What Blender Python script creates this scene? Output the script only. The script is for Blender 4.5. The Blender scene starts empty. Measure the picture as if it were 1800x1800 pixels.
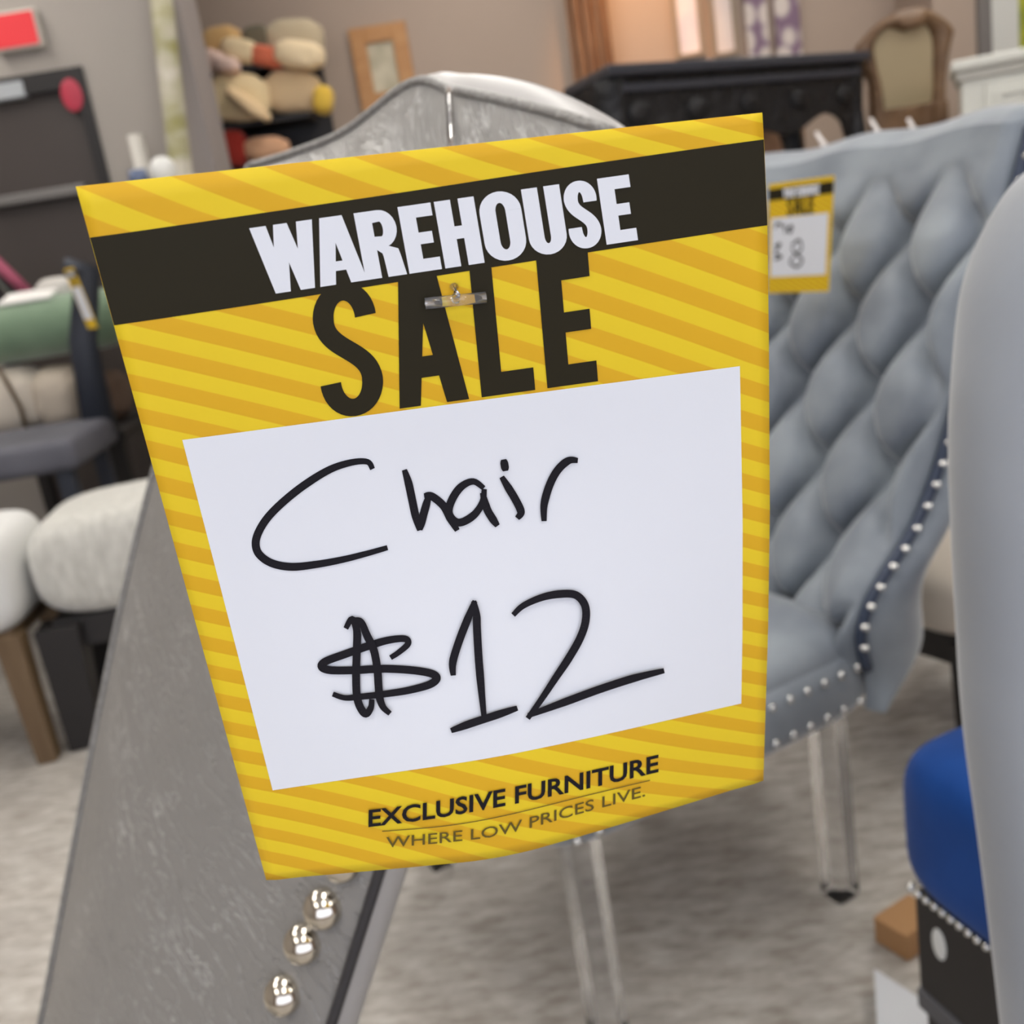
import bpy, bmesh, math, random
from mathutils import Vector, Matrix, noise
random.seed(7)
SC = bpy.context.scene
COL = SC.collection
# ------------------------------------------------------------------ camera
H = 1.10
PITCH = math.radians(15.2); ROLL = math.radians(9.1); FPX = 1800.0
R0 = Vector((1, 0, 0)); U0 = Vector((0, math.sin(PITCH), math.cos(PITCH)))
FW = Vector((0, math.cos(PITCH), -math.sin(PITCH)))
RT = R0 * math.cos(ROLL) - U0 * math.sin(ROLL)
UP = R0 * math.sin(ROLL) + U0 * math.cos(ROLL)
CAMP = Vector((0, 0, H))
cd = bpy.data.cameras.new('camera'); cam = bpy.data.objects.new('camera', cd); COL.objects.link(cam)
cam.matrix_world = Matrix(((RT.x, UP.x, -FW.x, CAMP.x), (RT.y, UP.y, -FW.y, CAMP.y), (RT.z, UP.z, -FW.z, CAMP.z), (0, 0, 0, 1)))
cd.sensor_width = 36; cd.lens = 36; cd.clip_start = 0.02; cd.clip_end = 60
cd.dof.use_dof = True; cd.dof.focus_distance = 0.235; cd.dof.aperture_fstop = 18
SC.camera = cam
# ------------------------------------------------------------------ world, exposure
w = bpy.data.worlds.new('world'); SC.world = w; w.use_nodes = True
w.node_tree.nodes['Background'].inputs[0].default_value = (0.8, 0.85, 1, 1)
w.node_tree.nodes['Background'].inputs[1].default_value = 1.7
SC.view_settings.view_transform = 'Standard'; SC.view_settings.look = 'None'
SC.view_settings.exposure = 0.55; SC.view_settings.gamma = 1.0; SC.view_settings.use_curve_mapping = False
PANEL = 11      # brightness of the ceiling light panels
# ------------------------------------------------------------------ helpers: geometry of the place
def ray(px, py):
    return FW + RT * ((px - 900) / FPX) - UP * ((py - 900) / FPX)
def W(px, py, d):            # point at depth d
    return CAMP + ray(px, py) * d
def WY(px, py, Y):           # point on the vertical plane y = Y
    r = ray(px, py); return CAMP + r * (Y / r.y)
def WZ(px, py, z):           # point at height z
    r = ray(px, py); return CAMP + r * ((z - H) / r.z)
def lerp(a, b, t): return a + (b - a) * t
def pl(tab, x):              # piecewise linear table
    if x <= tab[0][0]: return tab[0][1]
    for (a, p), (b, q) in zip(tab, tab[1:]):
        if x <= b: return p + (q - p) * ((x - a) / (b - a))
    return tab[-1][1]
def srgb(r, g, b):
    f = lambda c: (c / 255 / 12.92) if c / 255 <= .04045 else ((c / 255 + .055) / 1.055) ** 2.4
    return (f(r), f(g), f(b), 1)
# ------------------------------------------------------------------ materials
MATS = {}
def mat(name, c, rough=.6, metal=0, bump=None, var=None, spec=.5, sheen=0, coat=0, trans=0, ior=1.45, emit=None, vscale=6, streak=None):
    if name in MATS: return MATS[name]
    m = bpy.data.materials.new(name); m.use_nodes = True; nt = m.node_tree; N = nt.nodes; L = nt.links
    b = N['Principled BSDF']; col = srgb(*c)
    b.inputs['Base Color'].default_value = col; b.inputs['Roughness'].default_value = rough
    b.inputs['Metallic'].default_value = metal; b.inputs['Specular IOR Level'].default_value = spec
    b.inputs['Sheen Weight'].default_value = sheen; b.inputs['Coat Weight'].default_value = coat
    b.inputs['Transmission Weight'].default_value = trans; b.inputs['IOR'].default_value = ior
    tc = N.new('ShaderNodeTexCoord')
    if emit:
        b.inputs['Emission Color'].default_value = srgb(*emit[0]); b.inputs['Emission Strength'].default_value = emit[1]
    src = tc.outputs['Object']
    if streak:
        mp = N.new('ShaderNodeMapping'); mp.inputs['Scale'].default_value = streak; L.new(src, mp.inputs[0]); src = mp.outputs[0]
    if var is not None:
        nz = N.new('ShaderNodeTexNoise'); nz.inputs['Scale'].default_value = vscale; nz.inputs['Detail'].default_value = 5
        L.new(src, nz.inputs['Vector'])
        rp = N.new('ShaderNodeValToRGB'); rp.color_ramp.elements[0].position = .35; rp.color_ramp.elements[1].position = .68
        rp.color_ramp.elements[0].color = col; rp.color_ramp.elements[1].color = srgb(*var)
        L.new(nz.outputs['Fac'], rp.inputs[0]); L.new(rp.outputs[0], b.inputs['Base Color'])
    if bump:
        kind, sc, st, dist = bump
        if kind == 'noise':
            t = N.new('ShaderNodeTexNoise'); t.inputs['Detail'].default_value = 6; o = t.outputs['Fac']
        else:
            t = N.new('ShaderNodeTexVoronoi'); t.feature = 'DISTANCE_TO_EDGE'; o = t.outputs['Distance']
        t.inputs['Scale'].default_value = sc; L.new(src, t.inputs['Vector'])
        bp = N.new('ShaderNodeBump'); bp.inputs['Strength'].default_value = st; bp.inputs['Distance'].default_value = dist
        L.new(o, bp.inputs['Height']); L.new(bp.outputs[0], b.inputs['Normal'])
    MATS[name] = m; return m
def leather(name, c, c2, scale=55):
    m = mat(name, c, rough=.42, spec=.5); nt = m.node_tree; N = nt.nodes; L = nt.links; b = N['Principled BSDF']
    tc = N.new('ShaderNodeTexCoord'); mp = N.new('ShaderNodeMapping'); mp.inputs['Rotation'].default_value = (.3, .9, .2)
    mp.inputs['Scale'].default_value = (1, .45, .8); L.new(tc.outputs['Object'], mp.inputs[0])
    nz = N.new('ShaderNodeTexNoise'); nz.inputs['Scale'].default_value = 18; nz.inputs['Detail'].default_value = 4; L.new(mp.outputs[0], nz.inputs['Vector'])
    mx = N.new('ShaderNodeMixRGB'); mx.blend_type = 'ADD'; mx.inputs[0].default_value = .09; L.new(mp.outputs[0], mx.inputs[1]); L.new(nz.outputs['Color'], mx.inputs[2])
    v = N.new('ShaderNodeTexVoronoi'); v.feature = 'DISTANCE_TO_EDGE'; v.inputs['Scale'].default_value = scale; L.new(mx.outputs[0], v.inputs['Vector'])
    v2 = N.new('ShaderNodeTexVoronoi'); v2.feature = 'DISTANCE_TO_EDGE'; v2.inputs['Scale'].default_value = scale * 6; L.new(mx.outputs[0], v2.inputs['Vector'])
    rp = N.new('ShaderNodeValToRGB'); rp.color_ramp.elements[0].position = 0; rp.color_ramp.elements[1].position = .09
    L.new(v.outputs['Distance'], rp.inputs[0])
    ad = N.new('ShaderNodeMath'); ad.operation = 'MULTIPLY_ADD'; ad.inputs[1].default_value = .5; L.new(v2.outputs['Distance'], ad.inputs[0]); L.new(rp.outputs[0], ad.inputs[2])
    bp = N.new('ShaderNodeBump'); bp.inputs['Strength'].default_value = .55; bp.inputs['Distance'].default_value = .0012
    L.new(ad.outputs[0], bp.inputs['Height']); L.new(bp.outputs[0], b.inputs['Normal'])
    cr = N.new('ShaderNodeMixRGB'); cr.inputs[1].default_value = srgb(*c2); cr.inputs[2].default_value = srgb(*c)
    L.new(rp.outputs[0], cr.inputs[0]); L.new(cr.outputs[0], b.inputs['Base Color'])
    return m
def creased(name, c, c2):
    m = mat(name, c, rough=.36, spec=.5); nt = m.node_tree; N = nt.nodes; L = nt.links; b = N['Principled BSDF']
    uv = N.new('ShaderNodeUVMap'); mr = N.new('ShaderNodeMapping'); mr.inputs['Rotation'].default_value = (0, 0, math.radians(34)); L.new(uv.outputs[0], mr.inputs[0])
    mp = N.new('ShaderNodeMapping'); mp.inputs['Scale'].default_value = (.16, 1, 1); L.new(mr.outputs[0], mp.inputs[0])
    nz = N.new('ShaderNodeTexNoise'); nz.inputs['Scale'].default_value = 45; nz.inputs['Detail'].default_value = 5; L.new(mp.outputs[0], nz.inputs['Vector'])
    mx = N.new('ShaderNodeMixRGB'); mx.blend_type = 'ADD'; mx.inputs[0].default_value = .014; L.new(mp.outputs[0], mx.inputs[1]); L.new(nz.outputs['Color'], mx.inputs[2])
    v = N.new('ShaderNodeMath'); v.operation = 'ABSOLUTE'; vn_ = N.new('ShaderNodeTexNoise'); vn_.inputs['Scale'].default_value = 120; vn_.inputs['Detail'].default_value = 3; vn_.inputs['Roughness'].default_value = .62; vn_.inputs['Distortion'].default_value = .35
    L.new(mp.outputs[0], vn_.inputs['Vector']); vs_ = N.new('ShaderNodeMath'); vs_.operation = 'SUBTRACT'; vs_.inputs[1].default_value = .5; L.new(vn_.outputs['Fac'], vs_.inputs[0]); L.new(vs_.outputs[0], v.inputs[0])
    v2 = N.new('ShaderNodeTexVoronoi'); v2.feature = 'DISTANCE_TO_EDGE'; v2.inputs['Scale'].default_value = 420; L.new(mx.outputs[0], v2.inputs['Vector'])
    rp = N.new('ShaderNodeValToRGB'); rp.color_ramp.elements[0].position = 0; rp.color_ramp.elements[0].color = (1, 1, 1, 1); rp.color_ramp.elements[1].position = .028; rp.color_ramp.elements[1].color = (0, 0, 0, 1)
    L.new(v.outputs[0], rp.inputs[0])
    n2 = N.new('ShaderNodeTexNoise'); n2.inputs['Scale'].default_value = 14; n2.inputs['Detail'].default_value = 3; L.new(uv.outputs[0], n2.inputs['Vector'])
    r2 = N.new('ShaderNodeValToRGB'); r2.color_ramp.elements[0].position = .40; r2.color_ramp.elements[1].position = .72; L.new(n2.outputs['Fac'], r2.inputs[0])
    mm_ = N.new('ShaderNodeMath'); mm_.operation = 'MULTIPLY'; L.new(rp.outputs[0], mm_.inputs[0]); L.new(r2.outputs[0], mm_.inputs[1])
    cr = N.new('ShaderNodeMixRGB'); cr.inputs[1].default_value = srgb(*c); cr.inputs[2].default_value = srgb(*c2); L.new(mm_.outputs[0], cr.inputs[0]); L.new(cr.outputs[0], b.inputs['Base Color'])
    ad = N.new('ShaderNodeMath'); ad.operation = 'MULTIPLY_ADD'; ad.inputs[1].default_value = .5; L.new(v2.outputs['Distance'], ad.inputs[0])
    iv = N.new('ShaderNodeMath'); iv.operation = 'MULTIPLY'; iv.inputs[1].default_value = -1; L.new(rp.outputs[0], iv.inputs[0]); L.new(iv.outputs[0], ad.inputs[2])
    bp = N.new('ShaderNodeBump'); bp.inputs['Strength'].default_value = .7; bp.inputs['Distance'].default_value = .001
    L.new(ad.outputs[0], bp.inputs['Height']); L.new(bp.outputs[0], b.inputs['Normal'])
    return m
# ------------------------------------------------------------------ helpers: mesh
def obj(name, verts, faces, m, parent=None, smooth=False, loc=None, bevel=0, sub=0, uvs=None):
    me = bpy.data.meshes.new(name); me.from_pydata([tuple(v) for v in verts], [], faces); me.update()
    if smooth:
        for p in me.polygons: p.use_smooth = True
    if uvs:
        ul = me.uv_layers.new(name='UVMap')
        for lp in me.loops: ul.data[lp.index].uv = uvs[lp.vertex_index]
    me.materials.append(m)
    o = bpy.data.objects.new(name, me); COL.objects.link(o)
    if parent: o.parent = parent
    if loc is not None: o.location = loc
    if bevel:
        b = o.modifiers.new('bevel', 'BEVEL'); b.width = bevel; b.segments = 3; b.limit_method = 'ANGLE'
    if sub:
        s = o.modifiers.new('sub', 'SUBSURF'); s.levels = sub; s.render_levels = sub
    return o
class MB:
    def __init__(s): s.v = []; s.f = []
    def add(s, vs, fs):
        n = len(s.v); s.v += [Vector(v) for v in vs]; s.f += [tuple(i + n for i in f) for f in fs]; return s
    def box(s, a, b, M=None):
        x0, y0, z0 = a; x1, y1, z1 = b
        vs = [Vector(p) for p in ((x0,y0,z0),(x1,y0,z0),(x1,y1,z0),(x0,y1,z0),(x0,y0,z1),(x1,y0,z1),(x1,y1,z1),(x0,y1,z1))]
        if M: vs = [M @ v for v in vs]
        return s.add(vs, [(0,3,2,1),(4,5,6,7),(0,1,5,4),(1,2,6,5),(2,3,7,6),(3,0,4,7)])
    def bar(s, p, q, w, d, w2=None, d2=None):     # tapered rectangular bar from p to q
        p = Vector(p); q = Vector(q); t = (q - p).normalized()
        a = t.cross(Vector((0, 1, 0)));
        if a.length < .1: a = t.cross(Vector((1, 0, 0)))
        a.normalize(); b = t.cross(a); w2 = w2 or w; d2 = d2 or d; vs = []
        for c, ww, dd in ((p, w, d), (q, w2, d2)):
            vs += [c + a*(sx*ww/2) + b*(sy*dd/2) for sx, sy in ((-1,-1),(1,-1),(1,1),(-1,1))]
        return s.add(vs, [(0,1,2,3),(7,6,5,4),(0,4,5,1),(1,5,6,2),(2,6,7,3),(3,7,4,0)])
    def tube(s, pts, r, n=8, closed=False):
        pts = [Vector(p) for p in pts]; rs = r if isinstance(r, list) else [r] * len(pts); vs = []; fs = []
        ref = Vector((.13, .3, .94)).normalized()
        for i, p in enumerate(pts):
            a = pts[(i - 1) % len(pts)] if (closed or i > 0) else p; b = pts[(i + 1) % len(pts)] if (closed or i < len(pts) - 1) else p
            t = (b - a).normalized(); x = t.cross(ref)
            if x.length < .05: x = t.cross(Vector((1, 0, 0)))
            x.normalize(); y = t.cross(x)
            vs += [p + (x * math.cos(2*math.pi*k/n) + y * math.sin(2*math.pi*k/n)) * rs[i] for k in range(n)]
        m = len(pts)
        for i in range(m if closed else m - 1):
            for k in range(n):
                a = i*n + k; b = i*n + (k+1) % n; c = ((i+1) % m)*n + (k+1) % n; d = ((i+1) % m)*n + k
                fs.append((a, b, c, d))
        if not closed: fs += [tuple(range(n))[::-1], tuple((m-1)*n + k for k in range(n))]
        return s.add(vs, fs)
    def grid(s, fn, nu, nv, closed_u=False):
        vs = [fn(i / nu, j / nv) for j in range(nv + 1) for i in range(nu + 1)]
        fs = [(j*(nu+1)+i, j*(nu+1)+i+1, (j+1)*(nu+1)+i+1, (j+1)*(nu+1)+i) for j in range(nv) for i in range(nu)]
        return s.add(vs, fs)
    def sphere(s, c, r, n=14, m=9, fn=None):
        c = Vector(c); rx, ry, rz = r if isinstance(r, tuple) else (r, r, r)
        def f(u, v):
            a = u * 2 * math.pi; b = (v - .5) * math.pi
            return c + Vector((rx*math.cos(b)*math.cos(a), ry*math.cos(b)*math.sin(a), rz*math.sin(b)))
        return s.grid(f, n, m)
    def prism(s, loop, dirv):      # extrude a planar loop
        n = len(loop); loop = [Vector(p) for p in loop]; dirv = Vector(dirv)
        return s.add(loop + [p + dirv for p in loop], [tuple(range(n))[::-1], tuple(n + i for i in range(n))] + [(i, (i+1) % n, n + (i+1) % n, n + i) for i in range(n)])
    def build(s, name, m, parent=None, smooth=False, bevel=0, sub=0, M=None, solid=0, merge=False):
        vs = [M @ v for v in s.v] if M else s.v
        if parent:
            Mw = parent.matrix_basis.copy(); pp_ = parent.parent
            while pp_: Mw = pp_.matrix_basis @ Mw; pp_ = pp_.parent
            inv = Mw.inverted(); vs = [inv @ Vector(v) for v in vs]
        o = obj(name, vs, s.f, m, parent, smooth, bevel=bevel)
        if merge:
            bm = bmesh.new(); bm.from_mesh(o.data); bmesh.ops.remove_doubles(bm, verts=bm.verts, dist=1e-5)
            bmesh.ops.recalc_face_normals(bm, faces=bm.faces); bm.to_mesh(o.data); bm.free()
        if solid:
            q = o.modifiers.new('solid', 'SOLIDIFY'); q.thickness = solid; q.offset = -1
        if sub:
            q = o.modifiers.new('sub', 'SUBSURF'); q.levels = sub; q.render_levels = sub
        return o
def tag(o, label=None, cat=None, group=None, kind=None):
    if label: o['label'] = label
    if cat: o['category'] = cat
    if group: o['group'] = group
    if kind: o['kind'] = kind
    return o
def thing(name, label, cat, loc=(0, 0, 0), group=None, rz=0):
    o = bpy.data.objects.new(name, None); COL.objects.link(o); o.location = loc; o.rotation_euler = (0, 0, rz)
    o.matrix_basis = Matrix.Translation(Vector(loc)) @ Matrix.Rotation(rz, 4, 'Z'); o.empty_display_size = .05
    return tag(o, label, cat, group)
def struct(name, mb, m, **k):
    return tag(mb.build(name, m, **k), kind='structure')
def place(x, y, z=0, rz=0): return Matrix.Translation(Vector((x, y, z))) @ Matrix.Rotation(rz, 4, 'Z')
def spline(pts, n=8):
    out = []
    P = [pts[0]] + list(pts) + [pts[-1]]
    for i in range(1, len(P) - 2):
        p0, p1, p2, p3 = P[i-1], P[i], P[i+1], P[i+2]
        for k in range(n):
            t = k / n
            out.append(tuple(.5*((2*b) + (-a + c)*t + (2*a - 5*b + 4*c - d)*t*t + (-a + 3*b - 3*c + d)*t**3) for a, b, c, d in zip(p0, p1, p2, p3)))
    out.append(tuple(pts[-1])); return out

# ================================================================== SETTING
m_wall = mat('wall_grey_paint', (158, 151, 144), .8, var=(164, 157, 150), vscale=.8)
m_taupe = mat('wall_taupe_paint', (166, 148, 134), .8, var=(172, 154, 140), vscale=.8)
m_ceil = mat('ceiling_paint', (215, 212, 208), .9)
m_floor = mat('polished_concrete', (182, 178, 172), .5, var=(212, 208, 201), vscale=2.2, bump=('noise', 40, .12, .004))
nt = m_floor.node_tree; N = nt.nodes; L = nt.links     # finer streaky marbling on top
_b = N['Principled BSDF']; _src = _b.inputs['Base Color'].links[0].from_socket
_tc = N.new('ShaderNodeTexCoord'); _mp = N.new('ShaderNodeMapping'); _mp.inputs['Rotation'].default_value = (0, 0, .5); _mp.inputs['Scale'].default_value = (1, 3, 1)
_n = N.new('ShaderNodeTexNoise'); _n.inputs['Scale'].default_value = 14; _n.inputs['Detail'].default_value = 8; _n.inputs['Roughness'].default_value = .7
L.new(_tc.outputs['Object'], _mp.inputs[0]); L.new(_mp.outputs[0], _n.inputs['Vector'])
_r = N.new('ShaderNodeValToRGB'); _r.color_ramp.elements[0].position = .35; _r.color_ramp.elements[0].color = srgb(170, 160, 150); _r.color_ramp.elements[1].position = .65; _r.color_ramp.elements[1].color = (1, 1, 1, 1)
L.new(_n.outputs['Fac'], _r.inputs[0]); _m = N.new('ShaderNodeMixRGB'); _m.blend_type = 'MULTIPLY'; _m.inputs[0].default_value = .8
L.new(_src, _m.inputs[1]); L.new(_r.outputs[0], _m.inputs[2]); L.new(_m.outputs[0], _b.inputs['Base Color'])
XL, XR, YB, YF, ZC = -3.4, 4.2, 5.4, -2.6, 3.2
YL = 4.35       # the nearer wall section with the door
xcol = WY(300, 150, YL).x
struct('floor', MB().box((XL-.1, YF-.1, -.1), (XR+.1, YB+.1, 0)), m_floor)
struct('ceiling', MB().box((XL-.1, YF-.1, ZC), (XR+.1, YB+.1, ZC+.1)), m_ceil)
struct('wall_back', MB().box((XL, YB, 0), (XR, YB+.1, ZC)), m_taupe)
struct('wall_left', MB().box((XL-.1, YF, 0), (XL, YB, ZC)), m_wall)
struct('wall_right', MB().box((XR, YF, 0), (XR+.1, YB, ZC)), m_taupe)
struct('wall_front', MB().box((XL, YF-.1, 0), (XR, YF, .5)).box((XL, YF-.1, 2.7), (XR, YF, ZC)).box((XL, YF-.1, .5), (-2.4, YF, 2.7)).box((2.6, YF-.1, .5), (XR, YF, 2.7)), m_taupe)  # front wall, with an opening for the added window
wn = struct('added_window_1', MB().box((-2.4, YF-.07, .5), (-2.34, YF-.02, 2.7)).box((2.54, YF-.07, .5), (2.6, YF-.02, 2.7)).box((-2.34, YF-.07, .5), (2.54, YF-.02, .56)).box((-2.34, YF-.07, 2.64), (2.54, YF-.02, 2.7)).box((.07, YF-.07, .56), (.13, YF-.02, 2.64)), mat('added_window_metal', (90, 90, 92), .4))  # unseen window added so sky light reaches the tag from behind the camera
# door wall section with opening
dl = WY(-130, 150, YL).x; dr = WY(148, 130, YL).x; dt = WY(70, 128, YL).z
struct('wall_doorside', MB().box((XL, YL, 0), (dl, YL+.12, ZC)).box((dr, YL, 0), (xcol, YL+.12, ZC)).box((dl, YL, dt), (dr, YL+.12, ZC)), m_wall)
xc2 = WY(352, 150, YL).x
struct('trim_1', MB().box((xcol, YL-.06, 0), (xc2, YL+.25, ZC)), mat('column_paint', (150, 142, 139), .8))
struct('baseboard_doorside', MB().box((dr+.02, YL-.012, 0), (xcol, YL, .1)), mat('dark_base', (60, 56, 52), .6))
m_door = mat('door_dark_brown', (66, 59, 56), .5, bump=('noise', 60, .05, .002))
d = struct('door_1', MB().box((dl+.01, YL+.03, .01), (dr-.01, YL+.075, dt-.01)), m_door)
m_black = mat('black_frame', (34, 31, 31), .5)
struct('door_frame', MB().box((dl-.0, YL-.01, dt-.07), (dr, YL+.1, dt)).box((dr-.045, YL-.01, 0), (dr, YL+.1, dt-.07)).box((dl, YL-.01, 0), (dl+.045, YL+.1, dt-.07)), m_black, parent=d)
z0 = WY(80, 343, YL).z
struct('push_bar', MB().box((dl+.12, YL-.02, z0-.018), (dr-.1, YL+.028, z0+.02)), mat('brushed_metal', (122, 119, 117), .4, metal=.3), parent=d, bevel=.006)
zt = WY(20, 160, YL).z; xa = WY(-25, 160, YL).x; xb = WY(45, 160, YL).x
struct('door_closer', MB().box((xa, YL-.015, zt-.03), (xb, YL+.029, zt+.03)), mat('pale_metal', (168, 172, 176), .4), parent=d, bevel=.005)
pr = WY(128, 168, YL)
st = MB(); st.sphere((pr.x, YL-.012, pr.z), (.042, .006, .062), 20, 8)
o = tag(st.build('door_sticker', mat('crimson_sticker', (176, 52, 72), .5), smooth=True), 'round crimson sticker near the top corner of the dark door', 'sticker')
# exit sign
p = WY(34, 57, YL)
ex = thing('exit_sign', 'red rectangular sign high on the grey wall above the dark door', 'sign', (p.x, YL, p.z))
MB().box((p.x-.092, YL-.045, p.z-.068), (p.x+.092, YL, p.z+.068)).build('housing', mat('ivory_plastic', (200, 196, 186), .5), ex, bevel=.006)
MB().box((p.x-.082, YL-.05, p.z-.058), (p.x+.082, YL-.0455, p.z+.058)).build('lit_face', mat('red_lit_face', (205, 50, 56), .6, emit=((235, 50, 58), .16)), ex)
# right-hand pillar and white door frame at the back right
YP = 5.0
pxa = WY(1640, 60, YP).x; pxb = WY(1738, 60, YP).x; pxc = WY(1784, 60, YP).x
struct('trim_2', MB().box((pxa, YP, 0), (pxb, YB, ZC)), m_taupe)
struct('trim_3', MB().box((WY(1716, 60, YP).x, YP-.03, 0), (pxb, YP, ZC)), mat('grey_post', (116, 111, 108), .7))
struct('trim_4', MB().box((pxb, YP-.04, 0), (pxc, YB, ZC)), mat('white_trim', (205, 205, 200), .5), bevel=.004)
q = WY(1795, 40, YP)
tag(MB().box((pxc, YP-.02, .9), (pxc+.5, YP+.03, 2.6)).build('banner', mat('yellow_green_print', (190, 190, 60), .6, var=(120, 135, 50), vscale=9)), 'yellow green patterned panel right of the white door frame', 'banner')

# ceiling light panels (the shop's lamps)
m_lamp = mat('lit_diffuser', (255, 252, 246), .5, emit=((255, 251, 244), PANEL))
first = None
k = 0
for (x, y) in ((-2.0, -1.2), (0.0, -1.2), (2.0, -1.2), (-2.0, .9), (0.0, .75), (2.0, .9), (-2.0, 2.6), (0.1, 2.6), (2.2, 2.6), (-2.1, 3.7), (0.2, 4.3), (2.4, 4.3)):
    if first is None:
        first = thing('ceiling_light', 'long white ceiling light panel above the showroom', 'ceiling light', (x, y, ZC), 'ceiling light panels over the showroom')
        MB().box((x-.18, y-.62, ZC-.05), (x+.18, y+.62, ZC-.001)).build('frame', mat('white_metal', (220, 220, 218), .5), first)
        MB().box((x-.15, y-.59, ZC-.058), (x+.15, y+.59, ZC-.0505)).build('diffuser', m_lamp, first)
    else:
        o = first.copy(); COL.objects.link(o); o.location = (x, y, ZC)
        for ch in list(first.children):
            c = ch.copy(); COL.objects.link(c); c.parent = o
# warm spot lamp lighting the orange corner of the wall
pw = WY(1120, 20, YB)
sp = thing('spot_lamp', 'warm spot lamp on the ceiling lighting the orange curtain corner', 'lamp', (pw.x, YB-.75, ZC))
MB().tube([(pw.x, YB-.75, ZC), (pw.x, YB-.75, ZC-.12)], .05, 16).build('lamp_housing', m_black, sp)
ld = bpy.data.lights.new('lamp_light', 'SPOT'); ld.energy = 85; ld.color = (1, .48, .14); ld.spot_size = math.radians(42); ld.spot_blend = .8; ld.shadow_soft_size = .05
lo = bpy.data.objects.new('lamp_light', ld); COL.objects.link(lo); lo.parent = sp; lo.location = (0, 0, -.14)
lo.rotation_euler = (Vector((0, -.55, .9))).to_track_quat('Z', 'Y').to_euler()

# ================================================================== THE SALE TAG (14 x 17.8 cm card)
D4 = (1.0, 1.0950921, 1.47588136, 1.38078926); S0 = .1397 / .70877
C4 = [(133, 328), (1340, 198), (1342, 1372), (468, 1547)]
T = [W(x, y, dd * S0) for (x, y), dd in zip(C4, D4)]
TO = T[0]; TU = T[1] - T[0]; TV = (T[3] - T[0]) / 1.2755      # u in 0..1, v in 0..1.2755 (card widths)
TN = TU.cross(TV).normalized()
if TN.dot(CAMP - TO) < 0: TN = -TN
def tag_uv(P):
    rel = P - TO
    a = TU.dot(TU); b = TU.dot(TV); c = TV.dot(TV); e = TU.dot(rel); f = TV.dot(rel); dt_ = a*c - b*b
    return (c*e - b*f) / dt_, (a*f - b*e) / dt_
VR = [0, .054, .182, .388, 1.07, 1.2755]; UC = [0, .2, .45, .65, 1]
DT = [[0, 0, 0, 0, 0], [.016, .010, .002, -.006, -.016], [.014, .009, .001, -.005, -.015], [-.005, -.003, -.001, .001, .005], [-.002, .008, .022, .018, .002], [0, .030, .065, .045, 0]]
def warp(u, v):       # where card coordinate (u,v) lies on the flat base plane, the card being slightly bowed
    cols = [pl(list(zip(VR, [DT[r][c] for r in range(6)])), v) for c in range(5)]
    cols = list(zip(UC, cols)); dv = (pl(cols, u - .06) + pl(cols, u) + pl(cols, u + .06)) / 3
    if u <= 0: dv = cols[0][1]
    if u >= 1: dv = cols[-1][1]
    du = u * pl([(0, 0), (.17, .008), (.36, .011), (.67, .013), (.91, .010), (1.2755, 0)], v)
    return u + du, v + dv
def bow(u, v):        # bulge of the lower part towards the viewer side
    k = max(0, min(1, (v - .45) / .85)); k = k*k*(3 - 2*k)
    return 1 - .055 * k * math.sin(math.pi * max(0, min(1, u)))
def onplane(u, v, lift=0):
    P = TO + TU * u + TV * v
    return CAMP + (P - CAMP) * bow(u, v) + TN * lift
def px_on_tag(px, py, lift):
    r = ray(px, py); t = TN.dot(TO - CAMP) / TN.dot(r); P = CAMP + r * t
    u, v = tag_uv(P); return onplane(u, v, lift)
m_card = bpy.data.materials.new('tag_yellow_stripes'); m_card.use_nodes = True
nt = m_card.node_tree; N = nt.nodes; L = nt.links; b = N['Principled BSDF']; b.inputs['Roughness'].default_value = .5; b.inputs['Specular IOR Level'].default_value = .2
uvn = N.new('ShaderNodeUVMap'); sx = N.new('ShaderNodeSeparateXYZ'); L.new(uvn.outputs[0], sx.inputs[0])
m1 = N.new('ShaderNodeMath'); m1.operation = 'MULTIPLY_ADD'; m1.inputs[1].default_value = -.46; L.new(sx.outputs[0], m1.inputs[0]); L.new(sx.outputs[1], m1.inputs[2])
m2 = N.new('ShaderNodeMath'); m2.operation = 'MULTIPLY_ADD'; m2.inputs[1].default_value = 1/.0584; m2.inputs[2].default_value = -.205/.0584 + 20; L.new(m1.outputs[0], m2.inputs[0])
m3 = N.new('ShaderNodeMath'); m3.operation = 'FRACT'; L.new(m2.outputs[0], m3.inputs[0])
rp = N.new('ShaderNodeValToRGB'); e = rp.color_ramp.elements; e[0].position = 0; e[0].color = srgb(224, 174, 38); e[1].position = .5; e[1].color = srgb(234, 203, 44)
e2 = e.new(.46); e2.color = srgb(222, 172, 36); e3 = e.new(.96); e3.color = srgb(233, 201, 44); e4 = e.new(1); e4.color = srgb(224, 174, 38)
L.new(m3.outputs[0], rp.inputs[0]); L.new(rp.outputs[0], b.inputs['Base Color'])
m_dark = mat('tag_black_ink', (40, 35, 20), .5, spec=.22)
m_white = mat('tag_white_print', (230, 232, 237), .6, spec=.2)
m_ink = mat('marker_ink', (26, 24, 30), .5, spec=.2)
tagE = thing('sale_tag', 'large yellow striped warehouse sale price tag on the grey leather chair', 'price tag', T[0])
nu, nv = 48, 60; vs = []; uvs = []; fs = []
for side in (0, -.00025):
    for j in range(nv + 1):
        for i in range(nu + 1):
            u = i / nu; v = 1.2755 * j / nv; a, c = warp(u, v); vs.append(onplane(a, c, side) - T[0]); uvs.append((u, v))
n1 = (nu + 1) * (nv + 1)
for j in range(nv):
    for i in range(nu):
        a = j*(nu+1)+i; q = (a, a+1, a+nu+2, a+nu+1); fs.append(q[::-1]); fs.append(tuple(n1 + t for t in q))
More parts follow.
